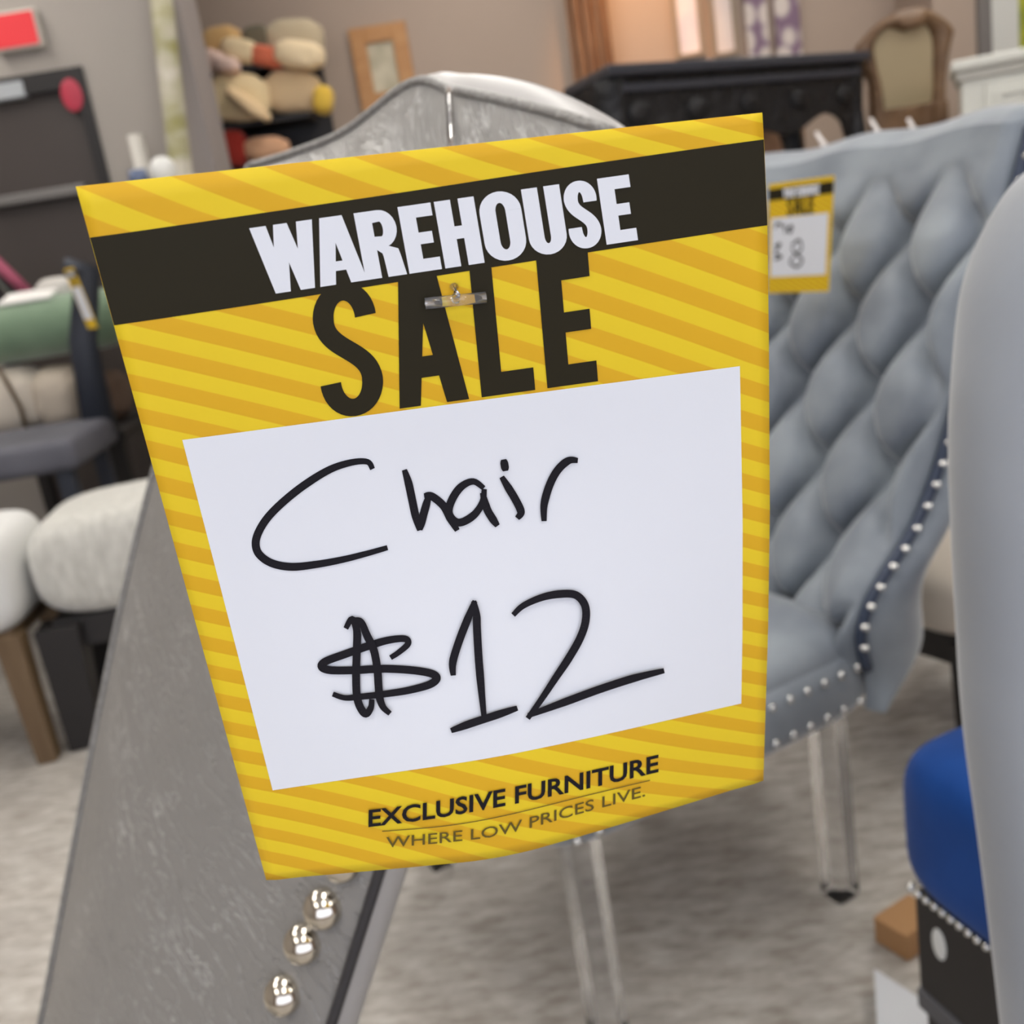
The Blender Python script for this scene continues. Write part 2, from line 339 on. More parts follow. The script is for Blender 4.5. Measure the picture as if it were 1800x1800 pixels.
ring = [i for i in range(nu)] + [nu + j*(nu+1) for j in range(nv)] + [nv*(nu+1) + nu - i for i in range(nu)] + [(nv - j)*(nu+1) for j in range(nv)]
for t in range(len(ring)):
    a, c = ring[t], ring[(t+1) % len(ring)]; fs.append((a, c, n1 + c, n1 + a))
obj('card', vs, fs, m_card, tagE, True, uvs=uvs)
def panel(name, u0, u1, v0, v1, lift, m):
    mb = MB()
    mb.grid(lambda a, c: onplane(*warp(lerp(u0, u1, a), lerp(v0, v1, c)), lift), 30, 30)
    return mb.build(name, m, tagE, smooth=True)
panel('black_band', 0.0005, .9995, .054, .182, .00008, m_dark)
panel('writing_panel', .053, .949, .388, 1.070, .00008, m_white)
def quadmap(q):       # projective map of the unit square (x right, y up) on four pixel corners TL TR BR BL
    (x0, y0), (x1, y1), (x2, y2), (x3, y3) = q[3], q[2], q[1], q[0]
    dx1 = x1-x2; dx2 = x3-x2; sxx = x0-x1+x2-x3; dy1 = y1-y2; dy2 = y3-y2; syy = y0-y1+y2-y3
    dd = dx1*dy2 - dx2*dy1; g = (sxx*dy2 - dx2*syy)/dd; h = (dx1*syy - sxx*dy1)/dd
    a = x1-x0+g*x1; bb = x3-x0+h*x3; c = x0; dq = y1-y0+g*y1; ee = y3-y0+h*y3; f = y0
    return lambda X, Y: ((a*X+bb*Y+c)/(g*X+h*Y+1), (dq*X+ee*Y+f)/(g*X+h*Y+1))
def ribbon(pts, w):   # list of quads along a centre line
    L_, R_ = [], []
    for i, p in enumerate(pts):
        a = pts[max(i-1, 0)]; c = pts[min(i+1, len(pts)-1)]; dx, dy = c[0]-a[0], c[1]-a[1]; l = math.hypot(dx, dy) or 1
        ww = (w[i] if isinstance(w, list) else w) / 2
        L_.append((p[0]-dy/l*ww, p[1]+dx/l*ww)); R_.append((p[0]+dy/l*ww, p[1]-dx/l*ww))
    return [[L_[i], L_[i+1], R_[i+1], R_[i]] for i in range(len(pts)-1)]
def arc(cx, cy, rx, ry, a0, a1, n=14):
    return [(cx + rx*math.cos(math.radians(lerp(a0, a1, i/n))), cy + ry*math.sin(math.radians(lerp(a0, a1, i/n)))) for i in range(n+1)]
def band(outer, inner): return [[outer[i], outer[i+1], inner[i+1], inner[i]] for i in range(len(outer)-1)]
def gl_E(x0, x1, s, arms, b=.0):
    return [[(x0,0),(x0+s,0),(x0+s,1),(x0,1)]] + [[(x0+s*.9,y0),(x1 - (sh),y0),(x1 - (sh),y1),(x0+s*.9,y1)] for y0, y1, sh in arms]
def rrect(x0, x1, y0, y1, ry, a0, a1, n=24):   # stadium-like arc points
    cx = (x0+x1)/2; rx = (x1-x0)/2
    return cx, rx
def gl_O(x0, x1, s, t):
    cx = (x0+x1)/2; ro = (x1-x0)/2; ri = ro - s; A = ro*.95
    def loop(rx, top, r):
        return arc(cx, top - r, rx, r, 0, 180) + arc(cx, 1 - top + r, rx, r, 180, 360) + [(cx+rx, top - r)]
    return band(loop(ro, 1.02, A/1.0), loop(ri, 1.02 - t, A - t))
def gl_U(x0, x1, s, t):
    cx = (x0+x1)/2; ro = (x1-x0)/2; ri = ro - s; A = ro*.95
    o = [(x0, 1)] + arc(cx, A - .02, ro, A, 180, 360) + [(x1, 1)]; i = [(x0+s, 1)] + arc(cx, A - .02, ri, A - t, 180, 360) + [(x1-s, 1)]
    return band(o, i)
def gl_S(x0, x1, s, t, term=.7):
    cx = (x0+x1)/2; R = (x1-x0)/2; r = R - s/2; A = .27; yT = 1.01 - A; yB = A - .01; ry = A - t/2
    c = [(cx + r, term), (cx + r, (term + yT)/2)] if term < yT else []
    c += arc(cx, yT, r, ry, 0, 180, 20)
    for k in range(1, 20):
        u = k/20; a, b_, d_, e_ = (1-u)**3, 3*u*(1-u)**2, 3*u*u*(1-u), u**3
        c.append((a*(cx-r) + b_*(cx-r) + d_*(cx+r) + e_*(cx+r), a*yT + b_*(yT-.23) + d_*(yB+.23) + e_*yB))
    c += arc(cx, yB, r, ry, 0, -180, 20) + ([(cx - r, (1-term+yB)/2), (cx - r, 1-term)] if 1-term > yB else [])
    ws = []
    for i, (x, y) in enumerate(c):
        a = c[max(i-1, 0)]; d_ = c[min(i+1, len(c)-1)]; dx, dy = abs(d_[0]-a[0]), abs(d_[1]-a[1]); l = math.hypot(dx, dy) or 1
        ws.append(math.hypot(s*dy/l, t*dx/l) if y < yB or y > yT else s*(1 - .12*math.sin(math.pi*(y-yB)/(yT-yB))))
    return ribbon(c, ws)
def gl_A(t0, t1, b0, b1, b2, b3, y0, y1):
    m_ = lambda a, c, y: lerp(a, c, y)
    tm = (t0 + t1) / 2
    out = [[(b0,0),(b1,0),(t1 - (t1-t0)*.28,1),(t0,1)], [(b2,0),(b3,0),(t1,1),(t0 + (t1-t0)*.28,1)]]
    out.append([(lerp(b1, tm, y0)-.02, y0), (lerp(b2, tm, y0)+.02, y0), (lerp(b2, tm, y1)+.02, y1), (lerp(b1, tm, y1)-.02, y1)])
    return out
def lay(name, polys, fn, lift, m, parent=None):
    mb = MB()
    for k_, p in enumerate(polys):
        P = [px_on_tag(*fn(*q), lift + k_ * 1.5e-6) for q in p]
        if (P[1]-P[0]).cross(P[2]-P[0]).dot(TN) < 0: P = P[::-1]
        mb.add(P, [tuple(range(len(P)))])
    return mb.build(name, m, parent or tagE)
# WAREHOUSE
K = 5.6; qm = quadmap([(438, 401), (1104, 306), (1120.5, 421.5), (462.5, 519)])
f1 = lambda X, Y: qm(X / K, Y)
sx_ = lambda *a: [t * K for t in a]
s = .0425 * K
P = []
for (a0, a1, c0, c1) in ((0, .042, .033, .072), (.061, .096, .033, .072), (.061, .096, .098, .135), (.120, .161, .098, .135)):
    P.append([(c0*K, 0), (c1*K, 0), (a1*K, 1), (a0*K, 1)])
P += gl_A(.180*K, .238*K, .149*K, .190*K, .230*K, .273*K, .2, .34)
x0 = .269*K; x1 = .372*K                                       # R
P += [[(x0,0),(x0+s,0),(x0+s,1),(x0,1)]]
P += band([(x0+s*.9, 1)] + arc(x1-.24, .72, .24, .28, 90, -90, 12) + [(x0+s*.9, .44)], [(x0+s*.9, .82)] + arc(x1-.24, .72, .24-.2, .11, 90, -90, 12) + [(x0+s*.9, .62)])
P += band([(x1-.26, .5), (x1-.03, .40), (x1-.01, .3), (x1+.03, 0)], [(x0+s*.9, .44), (x1-.27, .36), (x1-.26, .3), (x1-.245, 0)])
P += gl_E(.3836*K, .470*K, s, ((0, .19, 0), (.41, .585, .05), (.81, 1, 0)))
P += [[(.479*K,0),(.479*K+s,0),(.479*K+s,1),(.479*K,1)], [(.584*K-s,0),(.584*K,0),(.584*K,1),(.584*K-s,1)], [(.479*K+s*.9,.41),(.584*K-s*.9,.41),(.584*K-s*.9,.6),(.479*K+s*.9,.6)]]
P += gl_O(.592*K, .703*K, s, .17)
P += gl_U(.710*K, .812*K, s, .17)
P += gl_S(.818*K, .906*K, s*.88, .17, .68)
P += gl_E(.914*K, 1.0*K, s, ((0, .19, 0), (.41, .585, .05), (.81, 1, 0)))
lay('warehouse_lettering', P, f1, .00022, m_white)
# SALE
K2 = 2.2; c1 = lambda x, y: (400 + x/2.4, 280 + y/2.4)
qs = quadmap([c1(334, 548), c1(1516, 362), c1(1562, 935), c1(400, 1096)])
f2 = lambda X, Y: qs(X / K2, Y)
s = .077 * K2; P = []
P += gl_S(.008*K2, .240*K2, s, .135, .74)
P += gl_A(.334*K2, .467*K2, .288*K2, .366*K2, .462*K2, .542*K2, .21, .37)
P += [[(.5875*K2,0),(.665*K2,0),(.665*K2,1),(.5875*K2,1)], [(.66*K2,0),(.779*K2,0),(.779*K2,.17),(.66*K2,.17)]]
P += gl_E(.822*K2, 1.0*K2, .080*K2, ((0, .155, 0), (.393, .541, .02), (.777, 1, .0)))
lay('sale_lettering', P, f2, .00012, m_dark)
# handwriting
c2 = lambda x, y: (420 + x/2.368, 780 + y/2.368)
strokes = [
 [(556,104),(535,74),(470,76),(380,105),(280,165),(190,235),(120,305),(80,370),(70,420),(88,462),(140,496),(220,510),(320,500),(430,480),(530,455),(618,430)],
 [(688,106),(705,160),(720,230),(735,300),(752,358)], [(752,356),(768,290),(790,212)], [(770,215),(800,215),(850,255),(880,310),(908,358)],
 [(1018,182),(975,154),(925,175),(888,225),(872,280),(895,318),(930,322),(980,290),(1012,240),(1020,185)], [(1012,200),(1030,265),(1052,305),(1075,338)],
 [(1100,62),(1108,110)], [(1092,134),(1120,180),(1150,230),(1172,280),(1156,306)],
 [(1268,318),(1268,250),(1290,170),(1325,105),(1370,66),(1408,66)],
 [(630,885),(665,862),(702,828),(690,806),(620,812),(540,835),(440,870),(360,900),(344,922),(380,936),(480,936),(600,930),(720,936),(800,950),(822,970),(790,996),(700,1020),(600,1035),(500,1046),(440,1050),(390,1034)],
 [(444,762),(470,722),(490,770),(490,850),(487,950),(490,1040),(505,1090),(528,1116),(548,1090),(552,1055)],
 [(470,728),(506,732),(532,790),(560,850),(575,930),(580,1000),(585,1050),(600,1088),(628,1114)],
 [(890,956),(888,900),(915,810),(950,720),(980,646)], [(974,646),(986,700),(988,760),(995,880),(1005,1000),(1018,1134)], [(880,1184),(960,1155),(1060,1122),(1156,1090)],
 [(1138,704),(1180,665),(1260,630),(1340,616),(1400,622),(1436,665),(1438,730),(1415,800),(1370,880),(1310,970),(1250,1060),(1198,1132)], [(1200,1120),(1350,1065),(1500,1010),(1640,965),(1764,934)]]
P = []
for st_ in strokes:
    c = spline(st_, 6); n = len(c)
    P += ribbon([c2(*q) for q in c], [13.5 * (.66 + .38*min(1, 4*i/n, 4*(n-1-i)/n)) for i in range(n)])
lay('handwriting', P, lambda x, y: (x, y), .00022, m_ink)
# printed shop name lines
def text_polys(body, path, height, bold, shear, c3):
    cu = bpy.data.curves.new('t', 'FONT'); cu.body = body; cu.offset = bold; cu.shear = shear; cu.resolution_u = 3
    o = bpy.data.objects.new('t', cu); COL.objects.link(o); dg = bpy.context.evaluated_depsgraph_get(); dg.update()
    me = bpy.data.meshes.new_from_object(o.evaluated_get(dg)); bpy.data.objects.remove(o)
    xs = [v.co.x for v in me.vertices]; x0, x1 = min(xs), max(xs); cap = .69
    tot = [0]
    for a, c in zip(path, path[1:]): tot.append(tot[-1] + math.hypot(c[0]-a[0], c[1]-a[1]))
    sp_ = list(zip(tot, path))
    def pos(s_):
        for (a, p), (c, q) in zip(sp_, sp_[1:]):
            if s_ <= c or c == tot[-1]:
                t = (s_-a)/(c-a); return (p[0]+(q[0]-p[0])*t, p[1]+(q[1]-p[1])*t)
    def f(x, y):
        p = pos((x-x0)/(x1-x0)*tot[-1]); k = y/cap*height
        return c3(p[0] - k*.17 , p[1] - k)
    return [[f(me.vertices[i].co.x, me.vertices[i].co.y) for i in pg.vertices] for pg in me.polygons]
c3 = lambda x, y: (620 + x/2.432, 1300 + y/2.432)
ident = lambda x, y: (x, y)
P = text_polys('EXCLUSIVE FURNITURE', spline([(66,366),(350,330),(660,275),(1000,205),(1318,132)], 6), 68, .022, .15, c3)
lay('shop_name_lettering', P, ident, .0002, m_ink)
base2 = spline([(150,455),(440,430),(660,398),(1020,300),(1250,240)], 6)
P = text_polys('WHERE LOW PRICES LIVE.', base2, 44, .004, .12, c3)
P += ribbon([c3(*q) for q in spline([(125,386),(400,362),(650,318),(1000,232),(1268,168)], 6)], 1.6)
lay('slogan_lettering', P, ident, .0002, mat('thin_olive_ink', (96, 80, 22), .45))
# clear plastic fastener through the card
m_clear = mat('clear_plastic', (250, 250, 252), .05, trans=.93, ior=1.45, spec=.8)
fa = thing('tag_fastener', 'clear plastic T-bar and strap tying the big yellow sale tag to the chair', 'fastener', px_on_tag(800, 523, 0))
a = px_on_tag(746, 531, .0015); c = px_on_tag(852, 520, .0015)
MB().tube([a, c], .00125, 12).build('t_bar', m_clear, fa, smooth=True)
c = px_on_tag(799, 525, .0015); h = px_on_tag(797, 505, -.0012)
tops = W(788, 142, .47); back = W(792, 260, .33)
MB().tube([c, px_on_tag(799, 512, .003), px_on_tag(798, 503, .0006), h], .0009, 8).build('pin', m_clear, fa, smooth=True)
strap = spline([tuple(px_on_tag(797, 504, -.0012)), tuple(W(795, 330, .29)), tuple(W(793, 250, .40)), tuple(W(790, 190, .455)), tuple(W(789, 165, .475)), tuple(W(789, 150, .51))], 8)
mb = MB()
sd = (TU.normalized() * .0016)
for A, B in zip(strap, strap[1:]):
    A = Vector(A); B = Vector(B); mb.add([A - sd, A + sd, B + sd, B - sd], [(0, 1, 2, 3)])
mb.build('strap', m_clear, fa, smooth=True, merge=True, solid=.0004)

# ================================================================== FRONT CHAIR (grey leather)
m_lea = leather('grey_leather', (134, 131, 127), (154, 151, 146), 105)
m_crease = creased('creased_grey_leather', (132, 129, 125), (184, 182, 178))
m_pipe = mat('dark_piping', (52, 50, 52), .4)
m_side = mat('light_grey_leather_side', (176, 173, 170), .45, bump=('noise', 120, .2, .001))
top_pts = [W(*q) for q in ((1090, 236, .40), (1000, 207, .42), (900, 181, .45), (800, 160, .48), (725, 147, .51), (610, 232, .57), (510, 272, .62), (440, 292, .66))]
sp_top = [Vector(p) for p in spline([tuple(p) for p in top_pts], 6)]
def topc(s_):
    x = s_ * (len(sp_top) - 1); i = min(int(x), len(sp_top) - 2); return sp_top[i].lerp(sp_top[i+1], x - i)
Nn = [W(1090, 236, .40), W(870, 900, .43), W(662, 1560, .47)]; Ff = [W(440, 292, .66), W(240, 960, .70), W(85, 1740, .755)]
nd = (Nn[2] - Nn[1]); fd = (Ff[2] - Ff[1])
def ext(p, dv, z): return p + dv * ((z - p.z) / dv.z)
Nn.append(ext(Nn[2], nd, .46)); Ff.append(ext(Ff[2], fd, .46))
def edge(E, v):
    x = v * 3; i = min(int(x), 2)
    pts = [E[0]*2 - E[1]] + E + [E[3]*2 - E[2]]; t = x - i
    a, b_, c_, d_ = pts[i], pts[i+1], pts[i+2], pts[i+3]
    return .5*((2*b_) + (c_ - a)*t + (2*a - 5*b_ + 4*c_ - d_)*t*t + (d_ - a + 3*b_ - 3*c_)*t**3)
BN = (Nn[1] - Ff[1]).cross(Nn[2] - Nn[1]).normalized()
if BN.dot(CAMP - Nn[1]) < 0: BN = -BN       # front normal of the back
AW = (-BN*.45 + (Nn[2] - CAMP).normalized()*.75 + Vector((-.05, 0, .22))).normalized()
def front(s_, v):
    base = edge(Nn, v).lerp(edge(Ff, v), s_)
    off = topc(s_) - edge(Nn, 0).lerp(edge(Ff, 0), s_)
    bul = math.sin(math.pi * min(1, max(0, s_)))**.8 * math.sin(math.pi * min(1, v*1.1 + .0))**.5 if 0 < v < .9 else 0
    k1 = max(0, 1 - v/.13)**2; k2 = max(0, (s_ - .72)/.28)**2; k3 = max(0, 1 - s_/.10)**2
    p = base + off * (1 - v)**2 + BN * (.016 * bul)
    return p + (p - CAMP) * (.09*k1*(1-.5*k2) + .06*k2 + .015*k3)
fc = thing('dining_chair', 'grey leather dining chair with nailhead edge behind the big yellow sale tag', 'chair', (Ff[3].x, Ff[3].y, 0))
TH = .05
away = (-BN*.45 + (Nn[2] - CAMP).normalized()*.75 + Vector((-.05, 0, .22))).normalized()
mb = MB()
def shell(a, v):      # a: 0..1 around: front face then rounded far side then rear face
    return None
mb.grid(lambda a, v: front(a, v), 44, 54)
fp = mb.build('front_panel', m_crease, fc, smooth=True)
ul = fp.data.uv_layers.new(name='UVMap')
for lp in fp.data.loops: ul.data[lp.index].uv = ((1 - (lp.vertex_index % 45)/44)*.37, -(lp.vertex_index//45)/54*.68)
# boxing band around (near side, top, far side), slightly proud
rim = [front(0, 1 - j/40) for j in range(41)] + [front(i/44, 0) for i in range(1, 45)] + [front(1, j/40) for j in range(1, 41)]
cen = front(.5, .5)
mb = MB(); n = len(rim); ns = 8; vs = []; fs = []
for i, p in enumerate(rim):
    tg = (rim[min(i+1, n-1)] - rim[max(i-1, 0)]).normalized(); o_ = tg.cross(BN).normalized()
    if o_.dot(p - cen) < 0: o_ = -o_
    for k in range(ns + 1):
        t = k / ns; vs.append(p + away * (TH * t) + o_ * (.009 * math.sin(math.pi * t) + (.004 if 40 < i < 85 else 0) * t) + Vector((0, 0, .012*math.sin(math.pi*min(1, max(0, (i-40)/27))) * math.sin(math.pi*.5*min(1, t*1.6)))))
for i in range(n - 1):
    for k in range(ns): fs.append((i*(ns+1)+k, i*(ns+1)+k+1, (i+1)*(ns+1)+k+1, (i+1)*(ns+1)+k))
mb.add(vs, fs); mb.build('side_band', m_side, fc, smooth=True)
rp_ = [v for v in vs[ns::ns+1]]
mb = MB(); mb.grid(lambda a, v: front(a, v) + away * TH - BN * .0, 24, 24); mb.build('rear_panel', m_side, fc, smooth=True)
pp = [p + BN * .0012 for p in rim]
MB().tube(pp[:38], .0028, 8).build('side_piping', m_pipe, fc, smooth=True)
MB().tube(pp[38:], .0026, 8).build('top_piping', m_lea, fc, smooth=True)
MB().tube([p + away*TH for p in rim[30:]], .003, 8).build('rear_piping', m_side, fc, smooth=True)
# stitches on the top band
mb = MB()
for i in range(44, 64, 2):
    p, q = rim[i], rim[i+1]; mb.tube([p + away*.010 + Vector((0, 0, .006)), q + away*.010 + Vector((0, 0, .006))], .0007, 6)
# nailheads along the near side
m_nail = mat('polished_nickel', (214, 206, 192), .13, metal=1)
for (x, y) in ((573, 1588), (543, 1668), (511, 1760), (478, 1858), (605, 1506), (636, 1424)):
    best = None          # find the panel point behind that place
    for a in range(0, 61):
        for v in range(40, 101):
            P_ = front(a/100, v/100); dd = P_ - CAMP; X = 900 + FPX*dd.dot(RT)/dd.dot(FW); Y = 900 - FPX*dd.dot(UP)/dd.dot(FW)
            e_ = (X-x)**2 + (Y-y)**2
            if best is None or e_ < best[0]: best = (e_, P_)
    P_ = best[1]; q = (BN + (CAMP - best[1]).normalized()*1.3).to_track_quat('Z', 'Y').to_matrix().to_4x4(); P_ = P_ + BN*.003
    mb = MB(); r = .0098
    mb.grid(lambda u, v: Vector((r*math.sin(v*math.pi/2)*math.cos(u*2*math.pi), r*math.sin(v*math.pi/2)*math.sin(u*2*math.pi), r*.78*math.cos(v*math.pi/2))), 24, 10)
    mb.build('nailhead', m_nail, fc, smooth=True, M=Matrix.Translation(P_) @ q, merge=True)
# seat and legs (mostly below the picture)
fdir = Vector((BN.x, BN.y, 0)).normalized(); nb = Nn[3]; fb = Ff[3]; sd_ = Vector((nb.x - fb.x, nb.y - fb.y, 0))
mb = MB(); q = [Vector((nb.x, nb.y, .36)) , Vector((fb.x, fb.y, .36))]
lp = [q[0] - fdir*.07, q[1] - fdir*.07, q[1] + fdir*.34, q[0] + fdir*.36]
mb.prism(lp, (0, 0, .09)); mb.build('seat', m_lea, fc, bevel=.025)
for a in lp:
    c_ = (lp[0]+lp[1]+lp[2]+lp[3])/4; t = a.lerp(c_, .12); g = a.lerp(c_, .06)
    MB().bar((t.x, t.y, .365), (g.x, g.y, 0), .045, .045, .03, .03).build('leg', m_black, fc, bevel=.004)

# ================================================================== TUFTED BLUE-GREY VELVET CHAIR
m_vel = mat('blue_grey_velvet', (112, 119, 129), .55, sheen=.6, var=(144, 152, 159), vscale=7, bump=('noise', 30, .1, .004))
m_vel.node_tree.nodes['Principled BSDF'].inputs['Sheen Roughness'].default_value = .35
m_nails = mat('bright_nail', (225, 225, 222), .15, metal=1)
YAW = math.radians(-62)
HWID = .31
ctr = Vector((-.161, 1.405, 0))
VM = Matrix.Translation(ctr) @ Matrix.Rotation(YAW, 4, 'Z')       # chair faces left: local x across (towards viewer), y to its back
vc = thing('tufted_wing_chair', 'blue-grey velvet wing chair with button tufted back, nailhead trim and clear legs', 'chair', ctr, rz=YAW)
ZS, ZT = .44, 1.14
YFT = [(.33, .56), (.385, .565), (.445, .54), (.488, .547), (.532, .578), (.581, .644), (.636, .687), (.698, .718), (.757, .742), (.824, .767), (.894, .790), (.983, .831), (1.14, .888)]
def yf(z): return (pl(YFT, z-.02) + pl(YFT, z) + pl(YFT, z+.02))/3
def yb(z): return pl([(.33, .60), (.45, .62), (.6, .69), (1.14, .93)], z) + .01
def hw(z): return lerp(.31, .375, (z-.33)/.81)
def thick(z): return sum(thick0(z + k*.012) for k in (-3, -2, -1, 0, 1, 2, 3))/7
def thick0(z): return pl([(.29, -.03), (.33, .01), (.345, .05), (.38, .11), (.43, .15), (.50, .125), (.56, .10), (.64, .08), (1.14, .07)], z)
def inner(a, z):      # tufted inner face, a -1..1 across
    W_ = hw(z); x = a*W_; e_ = abs(a); y = lerp(yb(z), yf(z), e_**3)
    p_ = (x - .04)/.075; q_ = (z - 1.0)/.115
    A = abs(math.sin(math.pi*(p_+q_)/2)); B = abs(math.sin(math.pi*(p_-q_)/2))
    f = 1 - math.exp(-3.2*A*B) - .25*math.exp(-((p_ - round(p_))**2 + (q_ - round(q_))**2)*14)*(1 if (round(p_)+round(q_)) % 2 == 0 else 0)
    fade = min(1, max(0, (ZT - .045 - z)/.10)) * min(1, (1-e_)/.12)
    hgt = lerp(.034, .062*f, fade) * min(1, (1 - e_)/.06 + .0)**.5
    zz = z + .012*math.sin(3*math.pi*a + .9)*max(0, (z-1.04)/.1)*.35
    return Vector((x, y - hgt, zz))
mb = MB(); NA, NZ = 150, 96
mb.grid(lambda a, v: inner(a*2-1, lerp(.40, ZT, v)), NA, 130)
mb.build('tufted_back', m_vel, vc, smooth=True, M=VM)
def outer(a, z):
    e_ = abs(a); x = a*hw(z); y = lerp(yb(z), yf(z), e_**3) + thick(z)*(1 + .25*(1 - e_**4))
    return Vector((x, y, inner(a, z).z))
def zo(v): return lerp(.33, ZT, v)
mb = MB(); mb.grid(lambda a, v: outer(a*2-1, zo(v)), 80, 40); mb.build('outer_shell', m_vel, vc, smooth=True, M=VM)
# rolled edge joining inner and outer, with piping line
mb = MB()
for sg in (-1, 1):
    def cap(a, v, sg=sg):
        z = lerp(.33, ZT, v); i_ = Vector((sg*hw(z), yf(z), inner(sg, z).z)); o_ = outer(sg, z); p = i_.lerp(o_, a); p.x += sg*.03*math.sin(math.pi*a)**.7; return p
    mb.grid(cap, 14, 80)
mb.grid(lambda a, v: (lambda i_, o_: i_.lerp(o_, v) + Vector((0, 0, .022*math.sin(math.pi*v))))(inner(a*2-1, ZT), outer(a*2-1, ZT)), 120, 8)
mb.build('side_panels', m_vel, vc, smooth=True, M=VM)
pipe = [VM @ (cap(.03, v/80) + Vector((.002, -.004, 0))) for v in range(7, 80)]
MB().tube(pipe, .009, 8).build('edge_trim', mat('navy_trim', (52, 62, 82), .5), vc, smooth=True)
cap1 = [cap(.03, v/200) + Vector((.009, -.006, 0)) for v in range(20, 197)]
acc = 0; last = cap1[0]
for p in cap1[1:]:
    acc += (p - last).length; last = p
    if acc > .031: acc = 0; MB().sphere(p, (.0075, .0075, .0055), 10, 6).build('nailhead', m_nails, vc, smooth=True, M=VM)
# buttons
for qq in range(-4, 1):
    for ppn in range(-5, 5):
        x = .04 + ppn*.075; z = 1.0 + qq*.115
        if (ppn + qq) % 2 == 0 and abs(x) < hw(z)*.86:
            MB().sphere(inner(x/hw(z), z) + Vector((0, -.002, 0)), (.011, .006, .011), 12, 8).build('button', m_vel, vc, smooth=True, M=VM)
# seat with domed top and nailed skirt
def plan(a, k=1.0):       # rounded seat outline
    c_, s_ = math.cos(a), math.sin(a); e = .28
    return (HWID*k*math.copysign(abs(c_)**e, c_), .30 + .31*k*math.copysign(abs(s_)**e, s_))
mb = MB()
def seat(u, v):
    k = math.sin(v*math.pi/2); x, y = plan(u*2*math.pi, k); h = max(0, 1 - k**6)**.5
    return Vector((x, y, .425 + .055*h))
mb.grid(seat, 72, 20); mb.build('seat_cushion', m_vel, vc, smooth=True, M=VM, merge=True)
N_ = 72; prof = [(.0, .33), (.9, .325), (1.0, .332), (1.03, .35), (1.03, .40), (1.01, .425), (.95, .432)]
mb = MB(); vs = [Vector((*plan(k/N_*2*math.pi, r), z)) for k in range(N_) for r, z in prof]; m_ = len(prof)
mb.add(vs, [(k*m_+j, ((k+1) % N_)*m_+j, ((k+1) % N_)*m_+j+1, k*m_+j+1) for k in range(N_) for j in range(m_-1)])
mb.build('seat_skirt', m_vel, vc, smooth=True, M=VM)
for rowz in (.408, .352):
    for k in range(17):
        MB().sphere((HWID*1.035, .03 + k*.034, rowz), (.005, .0065, .0065), 8, 5).build('nailhead', m_nails, vc, smooth=True, M=VM)
    for k in range(16):
        MB().sphere((-.27 + k*.036, .30 - .31*1.035, rowz), (.0065, .005, .0065), 8, 5).build('nailhead', m_nails, vc, smooth=True, M=VM)
m_acr = mat('clear_acrylic', (252, 252, 252), .02, trans=.97, ior=1.22)
for sx2, sy2 in ((-.27, .06), (.27, .06), (-.27, .52), (.27, .52)):
    MB().box((sx2-.022, sy2-.022, 0), (sx2+.022, sy2+.022, .326)).build('leg', m_acr, vc, bevel=.004, M=VM)
